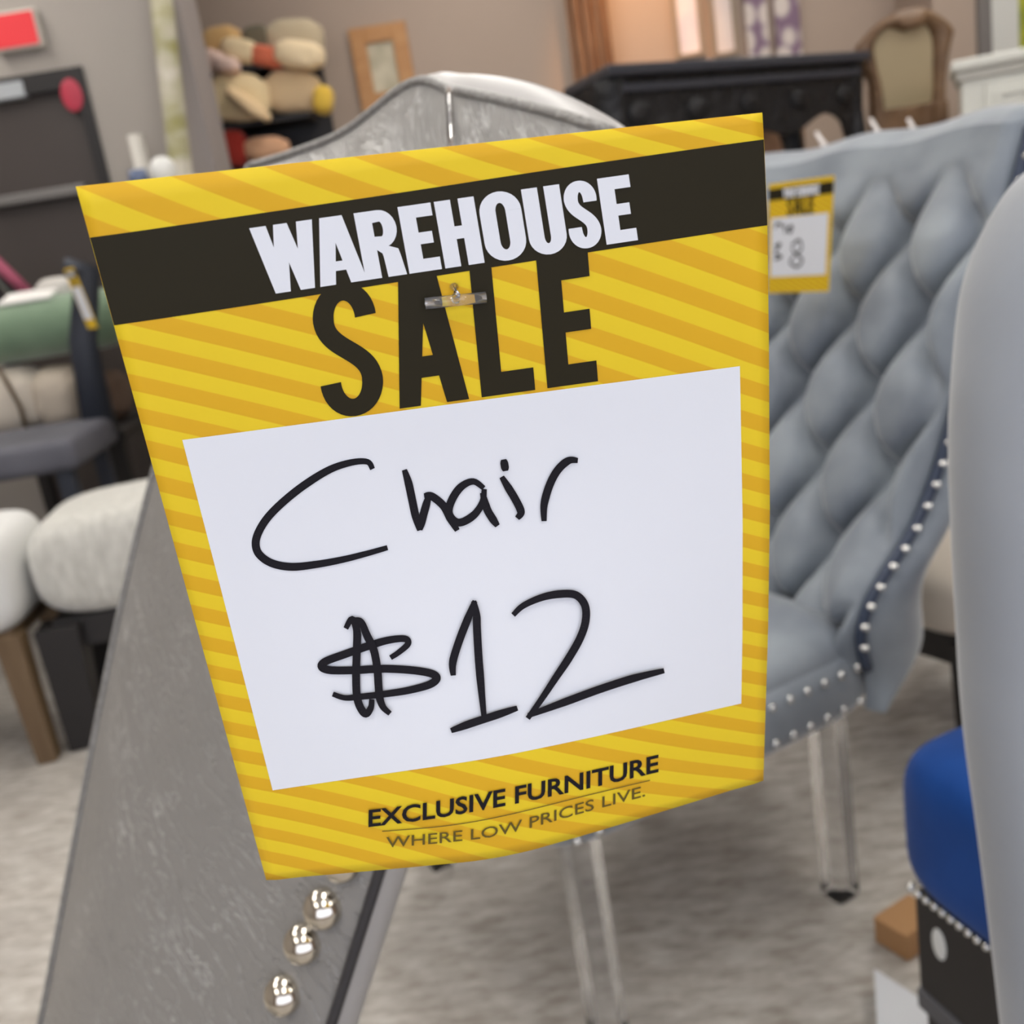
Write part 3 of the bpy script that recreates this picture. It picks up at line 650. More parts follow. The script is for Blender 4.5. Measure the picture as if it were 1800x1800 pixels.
# small sale tag on that chair
ptl = [(1352, 330), (1466, 322), (1432, 512), (1364, 506)]
def small_tag(name, label, c, ux, uz, nrm, wd, hgt, group=None):
    e_ = thing(name, label, 'price tag', c)
    def pn(u, v, l): return c + ux*(wd*(u-.5)) + uz*(hgt*(.5-v)) + nrm*l
    mb = MB(); mb.add([pn(0,0,0), pn(1,0,0), pn(1,1,0), pn(0,1,0), pn(0,0,-.0006), pn(1,0,-.0006), pn(1,1,-.0006), pn(0,1,-.0006)], [(3,2,1,0),(4,5,6,7),(0,1,5,4),(1,2,6,5),(2,3,7,6),(3,0,4,7)])
    o_ = mb.build('card', m_card, e_); ul = o_.data.uv_layers.new(name='UVMap'); U_ = [(0,0),(1,0),(1,1.27),(0,1.27)]*2
    for lp_ in o_.data.loops: ul.data[lp_.index].uv = U_[lp_.vertex_index]
    r_ = lambda n_, u0, u1, v0, v1, m_, l=.0006: MB().add([pn(u0,v0,l), pn(u1,v0,l), pn(u1,v1,l), pn(u0,v1,l)], [(3,2,1,0)]).build(n_, m_, e_)
    r_('black_band', .0, 1, .045, .145, m_dark); r_('writing_panel', .055, .945, .305, .845, m_white)
    def scale_polys(n_, polys, u0, u1, v0, v1, m_, l):
        mb = MB()
        for p in polys: mb.add([pn(lerp(u0,u1,a), lerp(v1,v0,b_), l) for a, b_ in p], [tuple(range(len(p)))])
        mb.build(n_, m_, e_)
    A_ = []
    for (a0, a1, c0, c1_) in ((0, .05, .03, .078), (.058, .102, .03, .078), (.058, .102, .092, .137), (.112, .161, .092, .137)): A_.append([(c0, 0), (c1_, 0), (a1, 1), (a0, 1)])
    dv = lambda Q, k_: [[(a/k_, b_) for a, b_ in p] for p in Q]
    A_ += dv(gl_A(.985, 1.344, .834, 1.109, 1.243, 1.529, .2, .35) + gl_E(1.5, 1.5+.56, .28, ((.44, .6, 0), (.81, 1, 0))) + gl_E(2.148, 2.632, .28, ((0, .19, 0), (.41, .585, .05), (.81, 1, 0))) + gl_O(3.3, 3.93, .27, .18) + gl_U(3.98, 4.54, .27, .19) + gl_S(4.58, 5.08, .27, .19, .66) + gl_E(5.12, 5.6, .28, ((0, .19, 0), (.41, .585, .05), (.81, 1, 0))) + [[(2.68,0),(2.96,0),(2.96,1),(2.68,1)],[(2.99,0),(3.27,0),(3.27,1),(2.99,1)],[(2.9,.41),(3.0,.41),(3.0,.6),(2.9,.6)]], 5.6)
    scale_polys('warehouse_lettering', A_, .24, .80, .055, .135, m_white, .001)
    B_ = dv(gl_S(.012*K2, .240*K2, .17, .135, .72) + gl_A(.336*K2, .467*K2, .288*K2, .370*K2, .460*K2, .542*K2, .245, .42) + [[(.5875*K2,0),(.665*K2,0),(.665*K2,1),(.5875*K2,1)], [(.66*K2,0),(.779*K2,0),(.779*K2,.19),(.66*K2,.19)]] + gl_E(.822*K2, K2, .18, ((0, .165, 0), (.415, .58, .02), (.82, 1, .0))), K2)
    scale_polys('sale_lettering', B_, .30, .72, .145, .295, m_dark, .0008)
    return e_, pn
lx = Vector((math.cos(YAW), math.sin(YAW), 0)); ly = Vector((-math.sin(YAW), math.cos(YAW), 0))
c0_ = W(1404, 418, 1.60)
# straight up-and-down card a little in front of the tufts
e_, pn = small_tag('sale_tag', 'small distant yellow sale tag hanging on the blue-grey tufted velvet back', c0_, (lx*.98 + ly*.1 + Vector((0,0,-.02))).normalized(), Vector((.02, -.28, .96)).normalized(), (-ly).normalized(), .122, .178)
mb = MB()
for stk in ([(.12,.40),(.14,.36),(.2,.36),(.25,.39)], [(.28,.37),(.29,.45)], [(.34,.40),(.4,.39),(.38,.44),(.33,.43),(.36,.39)], [(.12,.56),(.22,.54),(.13,.62),(.24,.66),(.12,.68)], [(.4,.56),(.52,.52),(.56,.6),(.46,.64),(.4,.58)], [(.46,.64),(.58,.70),(.5,.76),(.38,.72),(.44,.66)]):
    for q4 in ribbon(spline(stk, 5), .022): mb.add([pn(a, b_, .0012) for a, b_ in q4], [(0,1,2,3)])
mb.build('handwriting', m_ink, e_)

# ================================================================== RIGHT FOREGROUND CHAIR (pale grey)
m_sue = mat('pale_grey_suede', (134, 138, 144), .8, sheen=.5, var=(144, 148, 153), vscale=5, bump=('noise', 90, .15, .002))
SK = .48/.80
sil = [(1850, 285, .80), (1800, 335, .80), (1748, 425, .80), (1716, 520, .80), (1702, 640, .80), (1694, 780, .80), (1698, 940, .80), (1707, 1120, .81), (1719, 1300, .82), (1748, 1520, .83), (1770, 1700, .84), (1788, 1860, .85)]
SP = [Vector(p) for p in spline([tuple(W(q[0], q[1], q[2]*SK)) for q in sil], 4)]
cx0 = SP[-1]
rc = thing('side_chair', 'pale grey suede chair back cut off by the right edge of the photo', 'chair', (cx0.x+.25, cx0.y+.1, 0))
dirx = Vector((1, .25, 0)).normalized(); dn = Vector((.25, -1, 0)).normalized()
def rback(a, v):
    x = v*(len(SP)-1); i = min(int(x), len(SP)-2); p = SP[i].lerp(SP[i+1], x-i)
    if a < .5: an = a/.5*math.pi; e1 = .03*(1-math.sin(an)); return p + dirx*e1 + dn*(-.045*math.cos(an)) * 1
    return p
mb = MB()
def rsurf(a, v):
    x = v*(len(SP)-1); i = min(int(x), len(SP)-2); p = SP[i].lerp(SP[i+1], x-i)
    if a < .3: return p + dirx*(.46*(1 - a/.3) + .02) + dn*(.026 + .012*math.sin(math.pi*(1-a/.3))) + Vector((0,0,.10*math.sin(math.pi*.5*(1-a/.3))*max(0,1-v*4)))
    if a < .7: an = (a-.3)/.4*math.pi; return p + dirx*((.02)*(1-math.sin(an))) + dn*(.026*math.cos(an))
    t = (a-.7)/.3; return p + dirx*(.46*t + .02) - dn*.026 + Vector((0,0,.10*math.sin(math.pi*.5*t)*max(0,1-v*4)))
mb.grid(rsurf, 50, 60); mb.build('backrest', m_sue, rc, smooth=True)
tp = [rsurf(a/50, 0) for a in range(51)]; mb = MB()
for a in range(25): mb.add([tp[a], tp[a+1], tp[49-a], tp[50-a]], [(0,1,2,3)])
mb.build('top_band', m_sue, rc, smooth=True, merge=True)
sa = W(1692, 1012, .775); sb = W(1850, 1076, .775)
seam = []
vv = None
for k in range(0, 15):
    a = .3*(1 - k/14) ; best = min(((lambda P_: (abs((900 - FPX*(P_-CAMP).dot(UP)/(P_-CAMP).dot(FW)) - (1010 + .42*((900 + FPX*(P_-CAMP).dot(RT)/(P_-CAMP).dot(FW)) - 1690))), P_))(rsurf(a, v/200)) for v in range(60, 160)), key=lambda t: t[0])
    seam.append(best[1] + dn*.0006)
seam = seam[::-1]
MB().tube(seam, .0016, 6).build('seam', mat('dark_seam', (70, 72, 78), .7), rc, smooth=True)
c_ = SP[-1]; mb = MB().box((0.03, -.46, .38), (.49, -.02, .47), Matrix.Translation(Vector((c_.x, c_.y, 0))) @ Matrix.Rotation(.245, 4, 'Z'))
mb.build('seat', m_sue, rc, bevel=.03)
for a, b_ in ((.07, -.06), (.45, -.06), (.07, -.42), (.45, -.42)):
    MB().box((a-.02, b_-.02, 0), (a+.02, b_+.02, .39), Matrix.Translation(Vector((c_.x, c_.y, 0))) @ Matrix.Rotation(.245, 4, 'Z')).build('leg', m_black, rc, bevel=.003)

# ================================================================== BLUE STOOL at lower right
m_blue = mat('royal_blue_velvet', (12, 66, 140), .8, sheen=.08, spec=.2, var=(6, 50, 114), vscale=8)
p = W(1720, 1500, 1.10)
P0 = WZ(1600, 1562, .40); P1 = WZ(1755, 1682, .40); e1 = (P1-P0).normalized(); e2 = Vector((-e1.y, e1.x, 0))
sxy = P0 + e1*.187 + e2*.187; BRZ = math.atan2(e1.y, e1.x)
print('stool', P0, P1, sxy)
bs = thing('blue_stool', 'royal blue velvet stool with silver trim over a black base, lower right', 'stool', (sxy.x, sxy.y, .04), rz=BRZ)
BM = bs.matrix_basis.copy(); a_, b2 = .205, .205
def cush(u, v):
    an = u*2*math.pi; ph = (v-.0)*math.pi
    sp1 = lambda c: math.copysign(abs(c)**.25, c); r1 = math.sin(ph)**.16 if 0 < ph < math.pi else 0
    return Vector((a_*sp1(math.cos(an))*r1, b2*sp1(math.sin(an))*r1, 0.445 - .083*math.copysign(abs(math.cos(ph))**.5, -math.cos(ph))*-1.0))
MB().grid(cush, 48, 24).build('cushion', m_blue, bs, smooth=True, M=BM, merge=True)
for sg in range(4):
    Rz = Matrix.Rotation(sg*math.pi/2, 4, 'Z')
    mb = MB()
    for k in range(34): mb.sphere((-.185+k*.0112, -.188, .362), (.0042, .004, .0042), 8, 5)
    mb.build('nail_trim', m_nails, bs, smooth=True, M=BM @ Rz)
MB().box((-.185, -.185, .24), (.185, .185, .36)).build('apron', m_black, bs, bevel=.004, M=BM)
MB().box((-.187, -.187, .215), (.187, .187, .24)).build('lower_band', mat('grey_band', (84, 84, 88), .5), bs, bevel=.003, M=BM)
mb = MB(); mb.sphere((-.150, -.186, .318), (.010, .0015, .018), 14, 8); mb.build('badge', mat('white_badge', (220, 222, 220), .4), bs, smooth=True, M=BM)
for a, b_ in ((-.16, -.16), (.16, -.16), (-.16, .16), (.16, .16)):
    MB().box((a-.02, b_-.02, -.04), (a+.02, b_+.02, .215)).build('leg', m_black, bs, M=BM)
# tan carton and pale card on the floor beside the stool
q = WZ(1600, 1640, .0)
c5 = WZ(1612, 1655, 0.0)
tag(MB().box((-.045, -.02, 0), (.035, .04, .045), place(c5.x, c5.y, 0, .5)).build('carton', mat('tan_cardboard', (176, 134, 92), .8), bevel=.003), 'small tan cardboard carton on the floor behind the blue stool', 'box')
g1 = WZ(1536, 1702, .04); g2 = WZ(1690, 1800, .04); g3 = WZ(1548, 1900, .04); 
tag(MB().prism([g1, g2, g3 + Vector((.13,-.10,0)), g3], (0, 0, -.039)).build('white_box', mat('white_card', (200, 202, 206), .5)), 'white flat box lying on the floor at the bottom right edge', 'box')

# ================================================================== generic dining chair / bench pieces
def box_chair(name, label, M, w_, dp, zs, ts, m_seat, m_leg, back=None, apron=.06, legw=.045, loc=None, cat='chair', soft=.03, m_back=None, rails=False):
    e_ = thing(name, label, cat, M.translation, rz=0)
    mb = MB()
    def f(u, v):
        an = u*2*math.pi; ph = v*math.pi; sp1 = lambda c, e: math.copysign(abs(c)**e, c)
        r1 = max(0, math.sin(ph))**.3
        return Vector((w_/2*sp1(math.cos(an), .3)*r1, dp/2*sp1(math.sin(an), .3)*r1, zs - ts/2 + ts/2*sp1(-math.cos(ph), .6)))
    mb.grid(f, 56, 24).build('seat', m_seat, e_, smooth=True, M=M, merge=True)
    zb = zs - ts
    MB().box((-w_/2+.03, -dp/2+.03, zb-apron), (w_/2-.03, dp/2-.03, zb+.01)).build('apron', m_leg, e_, M=M, bevel=.003)
    for sx3 in (-1, 1):
        for sy3 in (-1, 1):
            x_, y_ = sx3*(w_/2-.045), sy3*(dp/2-.045)
            MB().bar((x_, y_, zb), (x_ + sx3*.01, y_ + sy3*.01, 0), legw, legw, legw*.75, legw*.75).build('leg', m_leg, e_, M=M, bevel=.002)
    if rails:
        MB().box((-w_/2+.05, -dp/2+.04, .16), (w_/2-.05, -dp/2+.06, .19)).box((-w_/2+.05, dp/2-.06, .16), (w_/2-.05, dp/2-.04, .19)).build('stretcher', m_leg, e_, M=M)
    if back:
        zt_, th_ = back
        MB().bar((-w_/2+.03, dp/2-.03, zs-.05), (-w_/2+.03, dp/2+.06, zt_), .04, .04).build('back_post', m_leg, e_, M=M, bevel=.003)
        MB().bar((w_/2-.03, dp/2-.03, zs-.05), (w_/2-.03, dp/2+.06, zt_), .04, .04).build('back_post', m_leg, e_, M=M, bevel=.003)
        MB().box((-w_/2+.03, dp/2+.035, zt_-.12), (w_/2-.03, dp/2+.065, zt_)).build('top_rail', m_back or m_leg, e_, M=M, bevel=.008)
    return e_
m_bou = mat('cream_boucle', (192, 190, 182), .95, sheen=.4, var=(214, 212, 204), vscale=24, bump=('noise', 60, .5, .02), streak=(2.2, 2.2, .8))
m_wood = mat('brown_wood', (112, 92, 68), .5, var=(96, 76, 54), vscale=5, streak=(8, 8, 1))
m_cream = mat('cream_fabric', (196, 186, 172), .9, sheen=.3)
# white boucle bench (black legs), a wooden-legged white chair beside it
bl = WZ(100, 1335, 0.0)
lt = WZ(58, 1112, .33)
box_chair('boucle_bench', 'white boucle upholstered bench with black legs left of the sale tag', place(lt.x+.425, lt.y+.27, 0, .16), .90, .42, .60, .27, m_bou, m_black, apron=.07, legw=.105)
pw_ = WZ(40, 1120, .34)
box_chair('boucle_chair', 'white upholstered seat on square brown wooden legs at the left photo edge', place(pw_.x-.215, pw_.y+.17, 0, .1), .40, .40, .60, .26, mat('white_linen', (214, 214, 212), .9), m_wood, apron=.02, legw=.062)
# dark counter stool with tag behind it
ps = W(165, 740, 3.25); 
m_navy = mat('charcoal_navy', (46, 50, 60), .55)
m_slate = mat('slate_fabric', (84, 84, 92), .7, var=(96, 96, 104))
M_ = place(ps.x - .27, ps.y - .10, 0, .05)
cs = thing('counter_stool', 'dark navy counter stool with slate seat and a sale tag, left background', 'stool', M_.translation)
zc_ = ps.z
MB().box((-.36, -.22, zc_-.10), (.30, .24, zc_-.0)).build('seat', m_slate, cs, bevel=.03, M=M_)
tp_ = W(158, 455, 3.25)
MB().tube([M_ @ Vector((.25, .20, zc_-.06)), M_ @ Vector((.265, .21, (zc_+tp_.z)/2)), Vector((tp_.x-.01, ps.y+.12, tp_.z-.03)), Vector((tp_.x-.07, ps.y+.10, tp_.z))], [.055, .045, .04, .02], 12).build('back_post', m_navy, cs, smooth=True)
for a, b_ in ((-.28, -.16), (.24, -.16), (-.28, .18), (.24, .18)):
    MB().box((a-.022, b_-.022, 0), (a+.022, b_+.022, zc_-.09)).build('leg', m_navy, cs, M=M_)
c7 = W(142, 525, 3.08)
e_, pn = small_tag('sale_tag', 'narrow angled yellow and white sale tag on the dark navy counter stool', c7, Vector((.62, -.78, 0)).normalized(), Vector((-.12, -.05, .99)).normalized(), Vector((-.72, -.68, -.05)).normalized(), .09, .185)
# upholstery pile behind: low dark rack, cream cushions, green bolster, fabrics, papers
YR = 3.75
def cushion(name, label, cat, c, rx, rz_, ry, m, rot=0, group=None, e=.5, tilt=0):
    mb = MB(); Mx = Matrix.Rotation(tilt, 4, 'X') @ Matrix.Rotation(rot, 4, 'Y')
    def f(u, v):
        an = u*2*math.pi; b_ = (v-.5)*math.pi; sp1 = lambda t, k_: math.copysign(abs(t)**k_, t)
        x = rx*sp1(math.cos(an), e); z = rz_*sp1(math.sin(an), e); k_ = max(0, math.cos(b_))**.5
        pinch = 1 - .12*(1-abs(math.cos(2*an)))*1
        nz_ = noise.noise(Vector((x*9 + c[0]*7, z*9, c[2]*5)))*.012
        return Mx @ Vector((x*k_*pinch, ry*math.sin(b_) + nz_*k_, z*k_*pinch))
    mb.grid(f, 36, 18)
    o_ = mb.build(name, m, smooth=True, merge=True); o_.location = c
    return tag(o_, label, cat, group)
zr = WY(60, 762, YR).z
tb = thing('display_table', 'low dark display table holding cream cushions at left', 'table', (WY(60, 762, YR).x, YR, 0))
x_ = WY(60, 762, YR).x
MB().box((x_-.75, YR-.28, zr-.04), (x_+.42, YR+.3, zr-.003)).build('tabletop', m_black, tb, bevel=.004)
for a, b_ in ((-.7, -.22), (.37, -.22), (-.7, .24), (.37, .24)): MB().box((x_+a-.025, YR+b_-.025, 0), (x_+a+.025, YR+b_+.025, zr-.04)).build('leg', m_black, tb)
def on(px, py, Y): return WY(px, py, Y)
c = on(25, 700, YR); cushion('cushion', 'cream box cushion leftmost under the green bolster', 'cushion', (c.x-.06, YR, zr+.125), .20, .125, .14, m_cream, e=.35)
c = on(105, 690, YR); cushion('cushion', 'smaller cream cushion right of the brown strap under the green bolster', 'cushion', (c.x+.01, YR, zr+.115), .085, .112, .12, mat('ecru_fabric', (186, 174, 158), .9), e=.4, rot=.1)
c = on(180, 690, YR); cushion('cushion', 'dark brown cushion behind the navy stool post', 'cushion', (c.x+.01, YR+.02, zr+.09), .07, .09, .12, mat('umber_fabric', (92, 74, 62), .9), e=.4)
c = on(62, 690, YR); tag(MB().tube([(c.x, YR-.145, zr+.0), (c.x-.0, YR-.15, zr+.12), (c.x-.04, YR-.14, zr+.26)], .008, 8).build('strap', mat('brown_strap', (84, 68, 50), .8), smooth=True), 'thin brown strap between the cream cushions under the green bolster', 'strap')
# green bolster
c = on(80, 600, YR); r = abs(on(80, 548, YR).z - on(80, 655, YR).z)/2
zb_ = zr + .262 + r
mb = MB(); pts = []; rs = []
for k in range(25):
    t = k/24; pts.append((c.x-.75 + 1.10*t, YR-.02, zb_)); rs.append(r*min(1, .6+.4*math.sin(math.pi*min(1, t*8, (1-t)*8)/2)))
mb.tube(pts, rs, 24)
tag(mb.build('bolster', mat('sage_velvet', (104, 128, 102), .7, sheen=.6, var=(124, 148, 120)), smooth=True), 'long sage green velvet bolster lying across the cream cushions', 'bolster')
for k, (x1_, cc, lb) in enumerate(((-.02, (146, 70, 92), 'rolled pink fabric on top of the green bolster'), (-.09, (52, 50, 52), 'rolled black fabric leaning left of the pink fabric roll'), (-.13, (170, 168, 160), 'rolled grey fabric leftmost above the green bolster'))):
    a = on(52 + x1_*260, 545, YR+.05); b_ = on(-30 + x1_*260, 462, YR+.05)
    tag(MB().tube([(a.x, YR+.14+.02*k, zb_+.1), (b_.x, YR+.14+.02*k, b_.z+.02)], .022, 12).build('fabric_roll', mat('fabric_%d' % k, cc, .8), smooth=True), lb, 'fabric roll')
c = on(82, 522, YR+.1); tag(MB().box((-.10, -.06, 0), (.08, .06, .008), Matrix.Translation(Vector((c.x, YR-.02, zb_+r+.004))) @ Matrix.Rotation(.25, 4, 'X')).build('paper_sheet', mat('white_paper', (236, 234, 230), .5)), 'white paper sheet lying on the green bolster', 'paper')
c = on(112, 528, YR+.1); cushion('throw_blanket', 'small folded pale blanket on the bolster next to the white paper', 'blanket', (c.x+.0, YR+.06, zb_+r*.9+.02), .07, .05, .05, mat('pale_cloth', (196, 192, 186), .9))

# leaning patterned rug roll by the grey column, small things on the far shelf
a = on(253, -60, YL-.25); b_ = on(330, 330, YL-.15)
m_rug = mat('patterned_rug_back', (196, 190, 176), .9, var=(140, 136, 84), vscale=5, streak=(1, 1, 2))
rr = [(lerp(a.x, b_.x, t/10), lerp(YL-.07, YL-.22, t/10), lerp(a.z, b_.z, t/10)) for t in range(11)]
dd = Vector(rr[-1]) - Vector(rr[0]); e9 = Vector(rr[-1]) + dd * ((rr[-1][2]-.02)/-dd.z)
tag(MB().tube([rr[0], rr[3], rr[6], rr[10], tuple(e9)], .042, 14).build('rug_roll', m_rug, smooth=True), 'tall rolled rug in cream, green and gold leaning against the grey column', 'rug')
c = on(222, 260, YL-.3); tag(MB().tube([(c.x, YL-.2, 0), (c.x-.01, YL-.12, on(212, 240, YL-.15).z)], [.022, .03], 12).build('white_pole', mat('white_pole', (196, 192, 184), .5), smooth=True), 'thin white pole leaning on the grey wall right of the dark door', 'pole')
c = on(290, 312, YL-.95)
sh = thing('side_cabinet', 'low white side cabinet behind the upper left corner of the sale tag', 'cabinet', (c.x, YL-.95, 0))
MB().box((c.x-.18, YL-1.1, 0), (c.x+.12, YL-.8, c.z-.04)).build('body', mat('offwhite_paint', (190, 186, 178), .6), sh, bevel=.006)
MB().box((c.x-.19, YL-1.11, c.z-.04), (c.x+.13, YL-.79, c.z-.02)).build('top', mat('offwhite_paint', (190, 186, 178), .6), sh, bevel=.004)
tag(MB().sphere((c.x, YL-.95, c.z+.022), (.042, .042, .042)).build('vase', mat('white_ceramic', (214, 214, 210), .3), smooth=True, merge=True), 'round white ceramic vase behind the top edge of the sale tag', 'vase')
tag(MB().tube([(c.x-.08, YL-.95, c.z-.019), (c.x-.08, YL-.95, c.z+.035)], [.035, .028], 14).build('cup', mat('slate_blue_glaze', (84, 96, 124), .3), smooth=True), 'small slate blue cup left of the white vase', 'cup')

# ================================================================== PILLOW RACK
YK = 5.0
def kx(px, py): return WY(px, py, YK)
L_, R_ = kx(352, 160).x, kx(575, 160).x
rk = thing('pillow_rack', 'black open shelf rack stacked with cream and coloured pillows', 'shelf', ((L_+R_)/2, YK+.15, 0))
zsh = [kx(460, 112).z, kx(460, 202).z - .02, kx(460, 292).z]
MB().box((L_+.06, YK+.27, 0), (R_-.03, YK+.29, zsh[0]+.10)).build('back_panel', m_black, rk)
for x_ in (L_+.055,): MB().box((x_-.015, YK-.02, 0), (x_+.015, YK+.27, zsh[0]+.10)).build('upright', m_black, rk)
for z_ in zsh + [.5, .1]: MB().box((L_+.07, YK-.02, z_-.02), (R_-.10, YK+.27, z_)).build('shelf', m_black, rk)
pil = [((384, 68), .095, .062, (196, 158, 104), 'mustard tan pillow at the top left of the black rack', 0, .10),
       ((446, 66), .07, .07, (98, 90, 72), 'dark olive pillow between the mustard and cream pillows on the rack', 0, .16),
       ((512, 62), .135, .085, (186, 170, 142), 'large oatmeal pillow at the top right of the black rack', .1, .15),
       ((378, 110), .065, .05, (214, 186, 172), 'blush pink pillow below the mustard one on the rack', .5, -.02),
       ((424, 90), .09, .052, (222, 200, 160), 'pale sand pillow right of the blush pink pillow', .35, .0),
       ((404, 118), .06, .036, (218, 190, 176), 'second blush pink pillow under the pale sand pillow', .3, -.09),
       ((470, 100), .095, .045, (204, 106, 76), 'coral orange pillow in the middle of the rack', .3, .0),
       ((528, 98), .115, .062, (230, 208, 170), 'cream pillow right of the coral orange pillow', .25, -.04),
       ((418, 172), .15, .105, (226, 204, 160), 'big creased cream pillow on the middle rack shelf', .15, .0),
       ((444, 188), .115, .03, (236, 206, 160), 'narrow folded cream pillow lying over the big creased pillow', .75, -.16),
       ((512, 160), .135, .095, (206, 180, 142), 'square beige pillow right of the big creased cream pillow', .12, .05),
       ((570, 178), .048, .062, (222, 184, 70), 'yellow pillow sticking out at the right of the rack', .3, -.06),
       ((412, 262), .065, .085, (160, 42, 30), 'deep red pillow on the bottom visible rack shelf', .15, .0),
       ((468, 262), .11, .055, (214, 166, 130), 'peach pillow right of the deep red pillow', .1, .0)]
for (px_, rx, rz_, cc, lb, rot, dy) in pil:
    c = kx(*px_); cushion('pillow', lb, 'pillow', (c.x, YK + dy*.6, c.z), rx, rz_, .055, mat('pillow_%d_%d_%d' % cc, cc, .85, sheen=.2), rot=rot, group='pillows on the black rack', e=.55)

# ================================================================== WALL PICTURES etc
def framed(name, label, cat, x0, y0, x1, y1, Y, fw, m_f, m_in, group=None, dpt=.03, mount=None):
    a = WY(x0, y0, Y); b_ = WY(x1, y1, Y); xa, xb = min(a.x, b_.x), max(a.x, b_.x); za, zb2 = min(a.z, b_.z), max(a.z, b_.z)
    e_ = thing(name, label, cat, ((xa+xb)/2, Y, (za+zb2)/2), group)
    f = MB().box((xa, Y-dpt, za), (xa+fw, Y-.001, zb2)).box((xb-fw, Y-dpt, za), (xb, Y-.001, zb2)).box((xa+fw, Y-dpt, za), (xb-fw, Y-.001, za+fw)).box((xa+fw, Y-dpt, zb2-fw), (xb-fw, Y-.001, zb2))
    f.build('frame', m_f, e_, bevel=.004)
    MB().box((xa+fw, Y-dpt*.5, za+fw), (xb-fw, Y-.001, zb2-fw)).build('picture', m_in, e_)
    return e_, xa, xb, za, zb2
m_pine = mat('orange_pine', (186, 136, 82), .35, var=(170, 118, 66), vscale=6, streak=(1, 1, 6))
m_art = mat('pale_green_print', (160, 150, 124), .35, var=(206, 196, 170), vscale=9)
framed('picture_frame', 'orange pine picture frame with pale green print on the back wall', 'picture', 612, 54, 736, 182, YB, .075, m_pine, m_art)
m_gold = mat('beige_frame', (150, 136, 120), .6)
YW = 4.9
framed('framed_print', 'small white print in a beige frame, left of the two above the black table', 'picture', 1174, -40, 1238, 98, YB, .02, m_gold, mat('white_lilac_print', (226, 218, 222), .5, var=(206, 200, 214), vscale=7))
framed('framed_print', 'plain pale pink print in a beige frame, right of the two above the black table', 'picture', 1240, -40, 1298, 96, YB, .02, m_gold, mat('pale_pink_print', (214, 202, 200), .5, var=(222, 212, 208), vscale=5))
m_dam = bpy.data.materials.new('purple_cream_damask'); m_dam.use_nodes = True; nt = m_dam.node_tree; N = nt.nodes; L = nt.links
tc = N.new('ShaderNodeTexCoord'); mp = N.new('ShaderNodeMapping'); mp.inputs['Scale'].default_value = (9, 1, 7); L.new(tc.outputs['Object'], mp.inputs[0])
vn = N.new('ShaderNodeTexVoronoi'); vn.inputs['Scale'].default_value = 1.2; vn.inputs['Randomness'].default_value = .45; L.new(mp.outputs[0], vn.inputs['Vector'])
rp = N.new('ShaderNodeValToRGB'); rp.color_ramp.elements[0].position = .38; rp.color_ramp.elements[0].color = srgb(212, 200, 192); rp.color_ramp.elements[1].position = .58; rp.color_ramp.elements[1].color = srgb(128, 104, 124)
L.new(vn.outputs['Distance'], rp.inputs[0]); L.new(rp.outputs[0], N['Principled BSDF'].inputs['Base Color']); N['Principled BSDF'].inputs['Roughness'].default_value = .8
for x0, x1, lb in ((1302, 1352, 'purple and cream damask wall panel, left one of the pair'), (1354, 1408, 'purple and cream damask wall panel, right one of the pair')):
    a = WY(x0, -40, YB); b_ = WY(x1, 98, YB)
    tag(MB().box((a.x, YB-.03, b_.z), (b_.x, YB-.001, a.z)).build('damask_panel', m_dam, bevel=.006), lb, 'wall panel', 'damask panels above the black table')
# orange curtain / hanging rug in the corner
a = WY(985, -60, 5.3); b_ = WY(1085, 175, 5.3)
mb = MB()
mb.grid(lambda u, v: Vector((lerp(a.x, b_.x, u), 5.3 + .018*math.sin(u*22) + .01*math.sin(u*51+v*3), lerp(.02, 2.75, v))), 80, 20)
tag(mb.build('curtain', mat('rust_brown_fabric', (146, 116, 92), .8, var=(116, 84, 62), vscale=4, streak=(4, 4, 1)), smooth=True, solid=.006), 'rust orange patterned curtain hanging at the back wall corner', 'curtain')

# ================================================================== BLACK CARVED CONSOLE
m_ebony = mat('ebony_carved', (20, 20, 23), .45, bump=('noise', 14, .6, .05), var=(30, 30, 34), vscale=12)
m_ebt = mat('ebony_top', (58, 60, 68), .3)
zt_ = 1.55
A1 = WZ(1068, 112, zt_); A2 = WZ(1532, 88, zt_); A3 = WZ(950, 170, zt_)
ax = (A2 - A1); wid = ax.length; an = math.atan2(ax.y, ax.x); ay = (A3 - A1); 
CM = Matrix.Translation(Vector((A1.x, A1.y, 0))) @ Matrix.Rotation(an, 4, 'Z')
A3l = CM.inverted() @ A3
dpt = .42
ct = thing('console_table', 'tall black carved console table with scalloped apron in front of the back wall', 'table', (A1.x, A1.y, 0))
MB().prism([CM @ Vector(q) for q in ((0, 0, zt_-.035), (wid, 0, zt_-.035), (wid, dpt, zt_-.035), (A3l.x*.9, dpt, zt_-.035))], (0, 0, .035)).build('tabletop', m_ebt, ct, bevel=.008)
lp = []
nn = 40
for k in range(nn+1):
    t = k/nn; x = lerp(.03, wid-.03, t)
    e_ = min(t, 1-t); drop = .20 + .10*math.exp(-(e_/.07)**2) + .03*math.cos(t*math.pi*6) + .03*math.exp(-((t-.5)/.1)**2)
    lp.append(Vector((x, .03, zt_-.036-drop)))
lp = [Vector((.03, .03, zt_-.036))] + lp + [Vector((wid-.03, .03, zt_-.036))]
MB().prism([CM @ q for q in lp], CM.to_3x3() @ Vector((0, .025, 0))).build('apron', m_ebony, ct, bevel=.004)
MB().box((.06, .012, zt_-.085), (wid-.06, .03, zt_-.06)).build('moulding', m_ebt, ct, M=CM, bevel=.005)
for k in range(5): MB().sphere((lerp(.14, wid-.14, k/4), .026, zt_-.15), (.05, .012, .035), 14, 8).build('carving', m_ebony, ct, smooth=True, M=CM)
